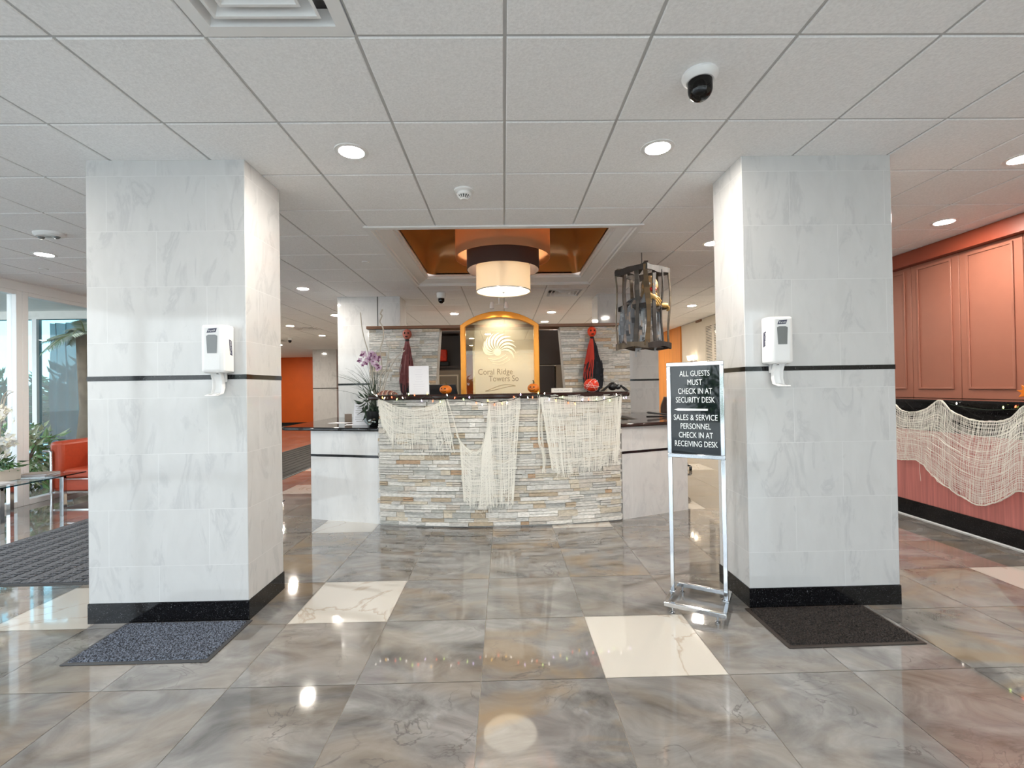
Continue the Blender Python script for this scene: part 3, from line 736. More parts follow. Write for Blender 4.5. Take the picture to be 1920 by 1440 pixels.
for x in (-0.15, 0.05):
    MB().lathe([(0.001, 0.045), (0.020, 0.045), (0.026, 0.02), (0.036, -0.05), (0.032, -0.05), (0.022, 0.015), (0.001, 0.02)], (x, 6.52, 2.575), 20).build('lamp_head', 'white_plastic', t)
    d_ = bpy.data.lights.new('arch_spot', 'SPOT'); d_.energy = 14; d_.color = (1, 0.86, 0.62); d_.spot_size = 1.9; d_.spot_blend = 0.6; d_.shadow_soft_size = 0.02
    o_ = bpy.data.objects.new('arch_spot', d_); col.objects.link(o_); o_.location = (x, 6.50, 2.515); o_.rotation_euler = Vector((0.05 * (1 if x < -.05 else -1), 0.25, -0.75)).to_track_quat('-Z', 'Y').to_euler()
for k, (px, py, lb) in enumerate([(686, 491, 'small round sprinkler cover left of the bronze tray'), (82, 504, 'small round sprinkler cover near the side windows')]):
    q = atz(px, py, CZ); tag(MB().lathe([(0.001, CZ - 0.008), (0.036, CZ - 0.008), (0.042, CZ - 0.002), (0.042, CZ)], (q.x, q.y, 0), 28).build('sprinkler_cover', 'white_plastic', loc=(q.x, q.y, CZ)), lb, 'sprinkler', 'sprinkler covers')

# --- pendant
PX, PY = 0.012, 5.30
t = thing('pendant_light', 'three-tier drum pendant of tan, dark brown and cream shades in the bronze tray', 'pendant light', (PX, PY, 2.5))
def drum(r, z0, z1, th=0.006): return MB().lathe([(r - th, z0), (r, z0), (r, z1), (r - th, z1), (r - th, z0)], (PX, PY, 0), 72)
s3 = drum(0.54, 2.885, 3.22).build('upper_shade', 'shade_tan', t)
s2 = drum(0.412, 2.752, 2.98).build('middle_shade', 'brown_shade', t)
s1 = drum(0.309, 2.505, 2.80).build('lower_shade', 'shade_white', t)
MB().lathe([(0.309, 2.512), (0.312, 2.512), (0.312, 2.503), (0.306, 2.503)], (PX, PY, 0), 72).build('rim', 'steel', s1)
MB().lathe([(0.001, 2.516), (0.302, 2.516), (0.303, 2.512), (0.001, 2.512)], (PX, PY, 0), 64).build('diffuser', 'pendant_disc', t)
MB().lathe([(0.001, 2.490), (0.010, 2.492), (0.014, 2.502), (0.012, 2.512), (0.001, 2.513)], (PX, PY, 0), 20).build('finial', 'steel', t)
MB().tube([V(PX, PY, 2.52), V(PX, PY, CZ + 0.64)], 0.012, 10).build('stem', 'steel', t)
sp_ = MB()
for k in range(3):
    a = 2 * PI * k / 3 + 0.4
    for r, z in ((0.535, 3.2), (0.41, 2.97), (0.305, 2.79)): sp_.tube([V(PX, PY, z), V(PX + r * math.cos(a), PY + r * math.sin(a), z)], 0.004, 6)
sp_.build('spider_arms', 'steel', t)
def point(name, loc, e, r, c):
    d = bpy.data.lights.new(name, 'POINT'); d.energy = e; d.shadow_soft_size = r; d.color = c
    o = bpy.data.objects.new(name, d); col.objects.link(o); o.location = loc; return o
point('pendant_bulb_lower', (PX, PY + 0.10, 2.68), 2.8, 0.04, (1, 0.84, 0.62))
point('pendant_bulb_upper', (PX, PY + 0.30, 3.02), 12, 0.04, (1, 0.82, 0.6))

# ================================================================== RECEPTION DESK
STONES = [((0.62, 0.61, 0.58), 5), ((0.72, 0.70, 0.66), 6), ((0.50, 0.50, 0.47), 3), ((0.80, 0.78, 0.74), 4), ((0.68, 0.61, 0.50), 2.2), ((0.56, 0.46, 0.34), 0.9), ((0.69, 0.63, 0.56), 2), ((0.54, 0.37, 0.24), 0.35)]
def stones(mb, fn, s0, s1, z0, z1, seed, warm=0.0, depth=0.028):
    rnd = random.Random(seed); z = z0
    cs = [c for c, _ in STONES]; ws = [q * (1 + warm * (2.2 if k >= 4 else 0)) for k, (_, q) in enumerate(STONES)]
    while z < z1 - 0.005:
        h = rnd.choice([0.030, 0.036, 0.042, 0.05, 0.056]); h = min(h, z1 - z)
        if z1 - z - h < 0.015: h = z1 - z
        a0, a1 = (s0(z), s1(z)) if callable(s0) else (s0, s1); s = a0
        while s < a1 - 0.004:
            L = rnd.uniform(0.06, 0.30); L = min(L, a1 - s)
            if a1 - s - L < 0.04: L = a1 - s
            d = rnd.uniform(0.002, depth) * (1.5 if rnd.random() < 0.15 else 1); c = rnd.choices(cs, ws)[0]; k = rnd.uniform(0.88, 1.1); c = tuple(x * k for x in c)
            sub = [(s, h, z)] if h < 0.037 or rnd.random() < 0.65 else [(s, h * 0.5, z), (s, h * 0.5, z + h * 0.5)]
            for (ss, hh, zz) in sub:
                dd = d * rnd.uniform(0.7, 1.1); g = 0.0012; m = max(1, int(L / 0.12)); ps = [fn(ss + g + (L - 2 * g) * i / m) for i in range(m + 1)]
                vs = []
                for (p, nn) in ps:
                    j = rnd.uniform(-.002, .002)
                    vs += [(p.x, p.y, zz + g), (p.x, p.y, zz + hh - g), (p.x + nn.x * (dd + j), p.y + nn.y * (dd + j), zz + g + 0.002), (p.x + nn.x * (dd - j), p.y + nn.y * (dd - j), zz + hh - g - 0.002)]
                fs = []
                for i in range(m):
                    o = 4 * i; fs += [(o + 2, o + 6, o + 7, o + 3), (o + 3, o + 7, o + 5, o + 1), (o, o + 4, o + 6, o + 2)]
                fs += [(0, 2, 3, 1), (4 * m, 4 * m + 1, 4 * m + 3, 4 * m + 2)]
                mb.add(vs, fs, c)
            s += L
        z += h
ACX, ARAD = -0.03, 5.55; ACY = 4.70 + ARAD
def arc(s, off=0.0):
    a = s / ARAD; n_ = V(math.sin(a), -math.cos(a), 0)
    return V(ACX, ACY, 0) + n_ * (ARAD + off), n_
def arc_x(x, off=0.0):
    a = math.asin((x - ACX) / (ARAD + off)); return arc(a * ARAD, off)[0]
def wing_l(s): d = V(0.8, -0.24, 0).normalized(); return V(-2.13, 5.15, 0) + d * s
desk = thing('reception_desk', 'curved reception desk with a stacked-stone front and white marble wings', 'reception desk', (ACX, 4.9, 0))
SL, SR = -1.285, 1.245
st = MB(); stones(st, lambda s: (arc(s)[0] + V(0, 0.02, 0), arc(s)[1]), SL, SR, 0.012, 1.30, 3, warm=0.3)
for (s, sg) in ((SL, -1), (SR, 1)):
    p, n_ = arc(s); tdir = V(n_.y, -n_.x, 0) * (1 if sg < 0 else -1)
    stones(st, (lambda p, n_, td: (lambda q: (p - n_ * q + V(0, 0.02, 0), td)))(p, n_, V(-math.cos(s / ARAD) if sg < 0 else math.cos(s / ARAD), 0, 0)), 0.0, 0.34, 0.012, 1.30, 9 + sg)
poly = [arc(SL + (SR - SL) * i / 24)[0] + V(0, 0.02, 0) for i in range(25)]; bk = [p - arc(SL + (SR - SL) * i / 24)[1] * 0.34 for i, p in enumerate(poly)]
st.prism([(p.x, p.y) for p in poly + bk[::-1]], 0, 1.30, tint=(0.42, 0.41, 0.39))
st.build('stone_front', 'ledger_stone', desk, smooth=0)
TL, TR = -1.385, 1.345
f_ = [arc(TL + (TR - TL) * i / 30, 0.05)[0] for i in range(31)]; b_ = [arc(TL + (TR - TL) * i / 30, -0.36)[0] for i in range(31)]
MB().prism([(p.x, p.y) for p in f_ + b_[::-1]], 1.302, 1.350).build('raised_counter', 'brown_granite', desk, bevel=0.014)
for nm_, P, side in (('left', [(-1.31, 4.905), (-2.135, 5.15), (-2.20, 6.9)], -1), ('right', [(1.235, 4.88), (2.065, 5.225), (2.14, 6.9)], 1)):
    for q, (a, b) in enumerate(zip(P, P[1:])):
        a, b = V(*a, 0), V(*b, 0); d = (b - a).normalized(); nn = V(d.y, -d.x, 0) * (-1 if side < 0 else 1)
        def quad(o0, o1, z0, z1): return MB().prism([((a + nn * o1).x, (a + nn * o1).y), ((b + nn * o1).x, (b + nn * o1).y), ((b + nn * o0).x, (b + nn * o0).y), ((a + nn * o0).x, (a + nn * o0).y)], z0, z1)
        pn = quad(-0.04, 0.0, 0, 0.972).build('wing_panel', 'desk_marble', desk)
        quad(0.0, 0.003, 0.690, 0.716).build('strip_band', 'black_granite', pn)
    if side < 0: tp = [(-1.30, 4.86), (-2.44, 5.19), (-2.50, 5.25), (-2.53, 6.95), (-2.0, 6.95), (-2.0, 6.73), (-1.62, 6.73), (-1.62, 5.45), (-1.29, 5.28)]
    else: tp = [(1.225, 4.84), (2.36, 5.27), (2.42, 5.33), (2.46, 6.95), (1.9, 6.95), (1.9, 6.73), (1.6, 6.73), (1.6, 5.5), (1.22, 5.28)]
    MB().prism(tp, 0.972, 1.010).build('wing_counter', 'brown_granite' if side > 0 else 'black_granite', desk, bevel=0.012)

# --- stone back wall with the golden arch
bw = thing('wall_rear', 'stacked-stone back wall behind the reception desk', 'wall', (0, 6.85, 0), kind='structure')
for (xo, xi_t, xi_b, seed, wm) in ((-1.955, -0.925, -1.11, 31, 0.0), (1.86, 0.832, 1.01, 37, 0.5)):  # extra tan on the right panel: partly real stone, partly painted-in lamplight
    xin = lambda z, a=xi_b, b=xi_t: a + (b - a) * z / 2.30
    s_ = MB()
    lo = (lambda z, o=xo, f=xin: min(o, f(z))); hi = (lambda z, o=xo, f=xin: max(o, f(z)))
    stones(s_, lambda s: (V(s, 6.80, 0), V(0, -1, 0)), lo, hi, 0.0, 2.29, seed, wm, 0.018)
    s_.prism([(xo, 0), (xin(0), 0), (xin(2.29), 2.29), (xo, 2.29)], 6.80, 7.05, 'y', tint=(0.45, 0.44, 0.42))
    s_.build('stone_panel', 'ledger_stone', bw, smooth=0)
MB().box(-1.985, 1.885, 6.755, 7.08, 2.292, 2.335).build('cap', 'cap_wood', bw, bevel=0.005)
MB().box(-1.10, 1.0, 6.86, 7.0, 0, 1.02).build('low_wall', 'taupe_door', bw)
AX0, AX1, AZ = -0.618, 0.520, 2.318
def archpts(x0, x1, zs, apex, n=24):
    c = (x0 + x1) / 2; hw = (x1 - x0) / 2; sg = apex - zs; r = (hw * hw + sg * sg) / (2 * sg); th = math.asin(hw / r)
    return [(c + r * math.sin(-th + 2 * th * i / n), apex - r + r * math.cos(-th + 2 * th * i / n)) for i in range(n + 1)]
out = [(AX0, 1.02)] + archpts(AX0, AX1, AZ, 2.520) + [(AX1, 1.02)]
inn = [(AX0 + 0.075, 1.095)] + archpts(AX0 + 0.075, AX1 - 0.075, AZ - 0.02, 2.430) + [(AX1 - 0.075, 1.095)]
ap = thing('arch_panel', 'golden arched frame holding an etched glass emblem panel above the desk', 'etched glass panel', (-0.05, 6.74, 1.02))
MB().ring(out, inn, 6.69, 6.79, 'y').build('arch_frame', 'gold_wood', ap, bevel=0.008)
gp = MB().prism(inn, 6.745, 6.757, 'y').build('glass', 'gold_glass', ap)
# frosted field: everything right of the clear strip, below the upper third
fz = MB(); fx0, fx1 = -0.415, AX1 - 0.08
tops_ = [q for q in inn[1:-1] if q[0] > fx0 + 0.01 and q[0] < fx1]
fz.prism([(fx0, 1.1), (fx1, 1.1), (fx1, tops_[-1][1])] + tops_[::-1] + [(fx0, tops_[0][1])], 6.7425, 6.7445, 'y'); fz.build('frosted_field', 'etched_fade', gp)
em = MB(); ecx, ecz = -0.085, 1.925
def blade(a0, L, bend, wid):
    pts = []; n_ = 14
    for i in range(n_ + 1):
        s = i / n_; r = 0.05 + (L - 0.05) * s; a = a0 - bend * s * s
        pts.append((ecx + r * math.cos(a), ecz + r * math.sin(a) * 0.98, max(0.010 * (1 - s), wid * math.sin(PI * min(1, 0.03 + 0.97 * s ** 1.35))) + 0.0015))
    vs = []
    for i, (x, z, wd) in enumerate(pts):
        x2, z2, _ = pts[min(i + 1, n_)]; x1, z1, _ = pts[max(i - 1, 0)]; d = V(x2 - x1, 0, z2 - z1).normalized(); nx, nz = -d.z, d.x
        vs += [(x + nx * wd / 2, 6.7405, z + nz * wd / 2), (x - nx * wd / 2, 6.7405, z - nz * wd / 2)]
    em.add(vs, [(2 * i, 2 * i + 1, 2 * i + 3, 2 * i + 2) for i in range(n_)])
for k in range(11):
    a = math.radians(200 - k * 17.5); L = 0.235 + 0.055 * math.sin(PI * k / 10) + 0.02 * (k / 10)
    blade(a, L, 0.80, 0.030)
em.lathe([(0.001, 0), (0.05, 0)], (ecx, 6.7405, ecz), 28, axis='y')
for k in range(3): em.ribbon([V(ecx - 0.14 + 0.03 * k + 0.26 * i / 10, 6.7405, ecz - 0.08 - 0.035 * k - 0.03 * math.sin(PI * i / 10) + 0.05 * (i / 10) ** 2) for i in range(11)], 0.012, V(0, -1, 0))
em.build('emblem', 'etched_frost', gp, smooth=0)
TXM = lambda x, z: Matrix.Translation((x, 6.741, z)) @ Matrix.Rotation(PI / 2, 4, 'X')
tx = MB(); text_geo(tx, 'Coral Ridge', TXM(-0.12, 1.605), 0.085, 0.50, 0.0008); text_geo(tx, 'Towers So', TXM(0.0, 1.505), 0.085, 0.43, 0.0008)
wv_ = MB()
for sg in (0, 1):
    wv_.ribbon([V(-0.27 + 0.44 * i / 16, 6.7405, 1.365 + sg * 0.02 * math.sin(PI * i / 16) * 2.2 + 0.035 * (1 - math.cos(PI * i / 16))) for i in range(17)], 0.012, V(0, -1, 0))
tx.build('lettering', 'etched_letters', gp, smooth=0); wv_.build('wave_mark', 'etched_letters', gp, smooth=0)
MB().box(AX0 + 0.075, AX1 - 0.075, 6.76, 6.80, 1.02, 1.095).build('bottom_rail', 'gold_wood', ap)

# --- back office glimpsed through the dark gaps
oc = thing('storage_cabinet', 'dark open cabinet over beige panelled doors, left of the arch', 'cabinet', (-1.2, 8.5, 0))
MB().box(-1.75, -0.74, 8.7, 8.74, 1.78, 2.44).box(-1.75, -1.71, 8.3, 8.7, 1.78, 2.44).box(-0.78, -0.74, 8.3, 8.7, 1.78, 2.44).box(-1.71, -0.78, 8.3, 8.7, 2.40, 2.44).box(-1.71, -0.78, 8.3, 8.7, 1.78, 1.82).box(-1.75, -0.74, 8.34, 8.74, 0, 1.78).build('carcass', 'dark_wood', oc)
for x0 in (-1.73, -1.23):
    d = MB().box(x0, x0 + 0.48, 8.315, 8.34, 0.04, 1.74).build('door', 'taupe_door', oc, bevel=0.004)
    MB().ring([(x0 + 0.06, 0.12), (x0 + 0.42, 0.12), (x0 + 0.42, 1.66), (x0 + 0.06, 1.66)], [(x0 + 0.085, 0.145), (x0 + 0.395, 0.145), (x0 + 0.395, 1.635), (x0 + 0.085, 1.635)], 8.30, 8.315, 'y').build('moulding', 'beige_paint', d)
tag(MB().box(-1.20, -1.02, 8.36, 8.5, 1.905, 2.12).build('red_box', 'pumpkin_red', loc=(-1.11, 8.43, 1.905), bevel=0.02), 'dim red box on the dark cabinet shelf left of the arch', 'box')
tag(MB().box(-1.24, -0.98, 8.33, 8.55, 1.82, 1.90).build('navy_box', 'sign_black', loc=(-1.11, 8.44, 1.82), bevel=0.01), 'flat navy box under the red box on the dark shelf', 'box')
oc2 = thing('tall_cabinet', 'dark brown tall cabinet with a beige side panel, right of the arch', 'cabinet', (1.0, 8.5, 0))
MB().box(0.60, 1.45, 8.3, 8.75, 1.82, 2.44).build('upper_box', 'dark_wood', oc2, bevel=0.006)
MB().box(0.60, 0.92, 8.35, 8.75, 0, 1.80).build('door', 'dark_wood', oc2, bevel=0.006)
MB().box(0.94, 1.45, 8.32, 8.75, 0, 1.80).build('side_panel', 'taupe_door', oc2, bevel=0.006)
def office_chair(x, y, rz, label, m, bh=0.86):
    t = thing('office_chair', label, 'office chair', (x, y, 0), rz)
    b = MB(); b.grid(lambda u, v: V((u - .5) * 0.44 * (1 - 0.25 * max(0, v - .75) * 4 * abs(u - .5) * 2), 0.26 - 0.05 * math.cos((u - .5) * 2.4) - 0.05 * math.sin(v * 2.6), 0.60 + v * bh), 12, 14)
    o = b.build('backrest', m, t, local=True, smooth=60); md = o.modifiers.new('th', 'SOLIDIFY'); md.thickness = 0.05
    MB().box(-0.24, 0.24, -0.24, 0.22, 0.47, 0.55).build('seat', m, t, local=True, bevel=0.03)
    MB().tube([V(0, 0.2, 0.5), V(0, 0.27, 0.55), V(0, 0.26, 0.75)], 0.02, 8).build('back_post', 'black_plastic', t, local=True)
    MB().tube([V(0, 0, 0.12), V(0, 0, 0.48)], 0.028, 12).build('column', 'steel', t, local=True)
    bs = MB()
    for k in range(5): a = 2 * PI * k / 5; bs.tube([V(0, 0, 0.13), V(0.3 * math.cos(a), 0.3 * math.sin(a), 0.07)], [0.024, 0.016], 8)
    bs.build('base', 'black_plastic', t, local=True)
    for k in range(5): a = 2 * PI * k / 5; MB().lathe([(0.001, -0.02), (0.035, -0.02), (0.035, 0.02), (0.001, 0.02)], (0.3 * math.cos(a), 0.3 * math.sin(a), 0.035), 14, axis='x').build('caster', 'black_plastic', t, local=True)
simple('brown_leather', (0.045, 0.022, 0.014), 0.4)
office_chair(-0.80, 5.75, PI + 0.3, 'black office chair behind the counter, its top showing left of the arch', 'black_cloth')
office_chair(2.86, 7.85, PI - 0.2, 'dark brown office chair behind the desk end by the sign stand', 'brown_leather', 0.62)

# ================================================================== SECURITY COUNTER (right)
RY0, RY1 = 2.0, 6.15
sc_ = thing('security_counter', 'long security counter with pink front, black granite fascia and black base', 'counter', (4.4, 4.2, 0))
MB().box(4.245, 4.62, RY0, RY1, 0.165, 0.912).build('front_panel', 'pink_laminate', sc_)
b_ = MB(); y = RY0
while y < RY1 - 0.01:
    e = min(y + 0.78, RY1); b_.box(4.23, 4.62, y + 0.001, e - 0.001, 0.012, 0.168); y = e
b_.build('base_band', 'black_granite', sc_)
MB().box(4.225, 4.62, RY0, RY1, 0.0, 0.012).build('base_trim', 'aluminium_white', sc_)
MB().box(4.235, 4.62, RY0, RY1, 0.912, 1.195).build('fascia', 'black_granite', sc_)
MB().box(4.19, 4.62, RY0, RY1, 1.195, 1.225).build('counter_top', 'black_granite', sc_, bevel=0.008)
MB().box(4.50, 4.62, RY0, RY1, 2.695, 2.846).build('header_beam', 'red_beam', None, loc=(4.56, 4.1, 2.695))
bpy.data.objects['header_beam']['label'] = 'rust red header beam above the salmon shutter panels'; bpy.data.objects['header_beam']['category'] = 'beam'; bpy.data.objects['header_beam']['kind'] = 'structure'
ysh = [6.14, 5.68, 5.115, 4.565, 3.99, 3.43, 2.87, 2.31]
for k, (b, a) in enumerate(zip(ysh, ysh[1:])):
    t = thing('shutter_panel', 'salmon shutter panel, %s counting from the far end beside the right pillar' % ['first', 'second', 'third', 'fourth', 'fifth', 'sixth', 'seventh'][k], 'shutter', (4.60, (a + b) / 2, 1.226), group='salmon shutter panels')
    MB().box(4.585, 4.62, a + 0.003, b - 0.003, 1.226, 2.694).build('leaf', 'red_panel', t, bevel=0.004)
    i0, i1, z0, z1 = a + 0.075, b - 0.075, 1.32, 2.655
    MB().ring([(i0, z0), (i1, z0), (i1, z1), (i0, z1)], [(i0 + 0.022, z0 + 0.022), (i1 - 0.022, z0 + 0.022), (i1 - 0.022, z1 - 0.022), (i0 + 0.022, z1 - 0.022)], 4.573, 4.585, 'x').build('moulding', 'red_panel', t, bevel=0.004)
# far right wall fittings
wp = thing('trim_4', 'honey wood panel on the far right wall past the sconce', 'wood panel', (4.34, 12.5, 0), kind='structure')
for k in range(4): MB().box(4.325, 4.36, 11.25 + 0.75 * k + 0.003, 12.0 + 0.75 * k - 0.003, 0.1, CZ).build('board', 'honey_wood', wp)
lv = thing('wall_louver', 'pale louvred vent panel on the far right wall beside the sconce', 'louver', (4.35, 9.6, 1.6))
MB().box(4.352, 4.36, 9.15, 9.88, 1.5, 2.67).build('back_plate', 'grey_window', lv)
for (a, b) in ((9.15, 9.50), (9.53, 9.88)):
    f = MB(); f.ring([(a, 1.5), (b, 1.5), (b, 2.67), (a, 2.67)], [(a + .02, 1.52), (b - .02, 1.52), (b - .02, 2.65), (a + .02, 2.65)], 4.335, 4.356, 'x')
    for i in range(34): z = 1.53 + i * 0.033; f.prism([(4.354, z + 0.022), (4.338, z), (4.340, z - 0.003), (4.356, z + 0.019)], a + 0.02, b - 0.02, 'y')
    f.build('louver_frame', 'beige_paint', lv, smooth=0)
sq = atx(1297, 672, 4.30)
sn = thing('wall_sconce', 'lit glass wall sconce on the beige far right wall above the sign', 'wall sconce', (4.35, sq.y, sq.z))
MB().box(4.335, 4.36, sq.y - 0.14, sq.y + 0.14, sq.z - 0.10, sq.z - 0.04).build('back_plate', 'steel', sn, bevel=0.004)
for dy in (-0.10, 0.10):
    MB().lathe([(0.03, -0.06), (0.045, 0.0), (0.06, 0.07), (0.056, 0.07), (0.041, 0.0), (0.026, -0.055)], (4.28, sq.y + dy, sq.z), 20).build('glass_cup', 'clear_plastic', sn)
    MB().tube([V(4.34, sq.y + dy, sq.z - 0.07), V(4.28, sq.y + dy, sq.z - 0.06)], 0.008, 8).build('arm', 'steel', sn)
simple('sconce_bulb', (1, 1, 1), 0.5, emit=(1, 0.84, 0.62), es=22)
for dy in (-0.10, 0.10): MB().ell((4.28, sq.y + dy, sq.z + 0.015), (0.022, 0.022, 0.032)).build('bulb', 'sconce_bulb', sn)
q = atx(1309, 600, 4.34)
tag(MB().box(4.335, 4.36, q.y - 0.14, q.y + 0.14, q.z - 0.05, q.z + 0.02).build('wall_vent', 'cap_wood', loc=(4.35, q.y, q.z), bevel=0.003), 'small brown vent at the top of the far right wall', 'vent')

# ================================================================== FREE-STANDING THINGS
# --- sign stand
A_ = at(1259.5, 1000, 3.02); B_ = at(1359, 1000, 2.855)
A_.z = B_.z = 0; mid = (A_ + B_) / 2; ang = math.atan2(B_.y - A_.y, B_.x - A_.x); W = (B_ - A_).length
zt, zb = 1.552, 0.942
sg = thing('sign_stand', 'chrome sign stand with a black board of white lettering beside the right marble pillar', 'sign stand', (mid.x, mid.y, 0), ang)
def rod(x0, x1, y0, y1, z0, z1, nm, par=sg, m='chrome', bv=0.003): return MB().box(x0, x1, y0, y1, z0, z1).build(nm, m, par, local=True, bevel=bv)
hw = W / 2
for x in (-hw, hw):
    rod(x - 0.013, x + 0.013, -0.010, 0.010, 0.066, zb, 'post')
fr = rod(-hw - 0.013, hw + 0.013, -0.014, 0.014, zt - 0.026, zt, 'frame')
f = MB().box(-hw - 0.013, hw + 0.013, -0.014, 0.014, zb - 0.004, zb + 0.022).box(-hw - 0.013, -hw + 0.013, -0.014, 0.014, zb + 0.022, zt - 0.026).box(hw - 0.013, hw + 0.013, -0.014, 0.014, zb + 0.022, zt - 0.026)
f.build('frame_side', 'chrome', sg, local=True, bevel=0.003)
pl_ = rod(-hw + 0.013, hw - 0.013, -0.004, 0.004, zb + 0.022, zt - 0.026, 'sign_board', m='sign_black', bv=0)
tx = MB(); iw = 2 * hw - 0.026
rows = [('ALL GUESTS', .62), ('MUST', .30), ('CHECK IN AT', .70), ('SECURITY DESK', .80), None, ('SALES & SERVICE', .90), ('PERSONNEL', .62), ('CHECK IN AT', .70), ('RECEIVING DESK', .88)]
z0 = zt - 0.026; H = zt - 0.026 - zb - 0.022; fr_ = [0.115, 0.215, 0.315, 0.415, None, 0.615, 0.715, 0.815, 0.915]
for r_row, fz_ in zip(rows, fr_):
    if not r_row: continue
    text_geo(tx, r_row[0], Matrix.Translation((0, -0.0045, z0 - fz_ * H)) @ Matrix.Rotation(PI / 2, 4, 'X'), 0.036, r_row[1] * iw, 0.0008)
tx.prism([(-0.44 * iw, z0 - 0.495 * H), (-0.36 * iw, z0 - 0.482 * H), (0.26 * iw, z0 - 0.485 * H), (0.26 * iw, z0 - 0.505 * H), (-0.36 * iw, z0 - 0.508 * H)], -0.0053, -0.0045, 'y')
tx.build('lettering', 'sign_white', pl_, local=True, smooth=0)
bd = 0.168
b_ = MB().box(-hw - 0.02, hw + 0.02, -bd - 0.012, -bd + 0.012, 0.034, 0.062).box(-hw - 0.02, hw + 0.02, bd - 0.012, bd + 0.012, 0.034, 0.062).box(-hw - 0.02, -hw + 0.004, -bd + 0.012, bd - 0.012, 0.034, 0.062).box(hw - 0.004, hw + 0.02, -bd + 0.012, bd - 0.012, 0.034, 0.062)
for x in (-hw, hw): b_.box(x - 0.018, x + 0.018, -0.016, 0.016, 0.062, 0.068)
b_.build('base_frame', 'chrome', sg, local=True, bevel=0.003)
for x in (-hw + 0.03, hw - 0.03):
    for y in (-bd, bd): MB().lathe([(0.001, 0), (0.014, 0), (0.016, 0.006), (0.006, 0.012), (0.006, 0.036)], (x, y, 0), 16).build('leveling_foot', 'chrome', sg, local=True)

# --- sanitiser dispensers
def dispenser(xc, zc, label, side):
    yb = 2.896
    t = thing('soap_dispenser', label, 'hand sanitiser dispenser', (xc, yb, zc - 0.15))
    w, h, d = 0.074, 0.145, 0.105
    def sec(y, k, kz): return [(xc + sx * w * k, y, zc + sz * h * kz) for sx, sz in ((-1, -1), (1, -1), (1, 1), (-1, 1))]
    c = MB(); pf = []
    for y, k, kz in ((yb, 1, 1), (yb - 0.06, 1, 1), (yb - 0.092, 0.93, 0.985), (yb - d, 0.74, 0.94)): pf += sec(y, k, kz)
    c.add(pf, [(0, 3, 2, 1)] + [(4 * q + i, 4 * q + (i + 1) % 4, 4 * q + 4 + (i + 1) % 4, 4 * q + 4 + i) for q in range(3) for i in range(4)] + [(12, 13, 14, 15)])
    c.build('cover', 'white_plastic', t, bevel=0.012)
    f = yb - d
    MB().add([(xc - 0.033, f - 0.0015, zc + 0.075), (xc - 0.02, f - 0.0015, zc + 0.082), (xc + 0.02, f - 0.0015, zc + 0.082), (xc + 0.033, f - 0.0015, zc + 0.075), (xc + 0.028, f - 0.0015, zc - 0.028), (xc - 0.028, f - 0.0015, zc - 0.028),
              (xc - 0.033, f + 0.004, zc + 0.075), (xc + 0.033, f + 0.004, zc + 0.075)], [(0, 5, 4, 3, 2, 1)]).build('level_window', 'grey_window', t)
    lg = MB(); y = f - 0.002
    lg.prism([(xc - 0.030, zc + 0.094), (xc + 0.022, zc + 0.097), (xc + 0.030, zc + 0.122), (xc - 0.020, zc + 0.118)], y, y + 0.002, 'y', m=0)
    text_geo(lg, 'Purell', Matrix.Translation((xc, y - 0.0003, zc + 0.1015)) @ Matrix.Rotation(PI / 2, 4, 'X') @ Matrix.Rotation(0.05, 4, 'Z'), 0.0115, 0.038, 0.0004, m=1)
    lg.build('logo_label', ['logo_blue', 'sign_white'], t, smooth=0); lg = MB()
    sx = xc + side * (w + 0.0005); yc = yb - 0.042
    lg.prism([(yc - 0.016, zc + 0.058), (yc + 0.010, zc + 0.050), (yc + 0.016, zc - 0.040), (yc - 0.008, zc - 0.032)], sx - 0.0006, sx + 0.0006, 'x', m=0)
    if side > 0: rot = Matrix.Translation((sx + 0.0007, yc + 0.004, zc + 0.010)) @ Matrix(((0, 0, 1, 0), (0, 1, 0, 0), (1, 0, 0, 0), (0, 0, 0, 1))) @ Matrix(((1, 0, 0, 0), (0, 1, 0, 0), (0, 0, 1, 0), (0, 0, 0, 1)))
    else: rot = Matrix.Translation((sx - 0.0007, yc - 0.004, zc + 0.010)) @ Matrix(((0, 0, -1, 0), (0, 1, 0, 0), (1, 0, 0, 0), (0, 0, 0, 1)))
    if side > 0: rot = rot @ Matrix.Diagonal((1, -1, 1, 1))
    else: rot = rot @ Matrix.Diagonal((-1, -1, 1, 1))
    text_geo(lg, 'Purell', rot, 0.013, 0.072, 0.0004, m=1)
    lg.build('logo_label', ['logo_blue', 'sign_white'], t, smooth=0)
    tr_ = MB(); pts = []
    prof = [(yb - 0.075, zc - 0.137), (yb - 0.045, zc - 0.150), (yb - 0.028, zc - 0.19), (yb - 0.026, zc - 0.235), (yb - 0.04, zc - 0.268), (yb - 0.10, zc - 0.283)]
    k = 0.030
    vs = []
    for y, z in prof: vs += [(xc - k, y - 0.03, z), (xc - k, y, z), (xc + k, y, z), (xc + k, y - 0.03, z)]
    q = len(prof)
    tr_.add(vs, [(4 * i + j, 4 * i + j + 1, 4 * i + j + 5, 4 * i + j + 4) for i in range(q - 1) for j in range(3)] + [(4 * q - 4, 4 * q - 3, 4 * q - 2, 4 * q - 1)])
    o = tr_.build('drip_tray', 'white_plastic', t, smooth=50); m = o.modifiers.new('th', 'SOLIDIFY'); m.thickness = 0.004
    MB().box(xc - 0.03, xc + 0.03, yb - 0.022, yb, zc - 0.20, zc - 0.135).build('bracket', 'white_plastic', t, bevel=0.004)
    MB().lathe([(0.001, 0), (0.008, 0), (0.008, 0.012), (0.001, 0.012)], (xc, yb - 0.05, zc - 0.152), 12).build('nozzle', 'black_plastic', t)
dispenser(-1.735, 1.668, 'white touch-free sanitiser dispenser on the left marble pillar', 1)
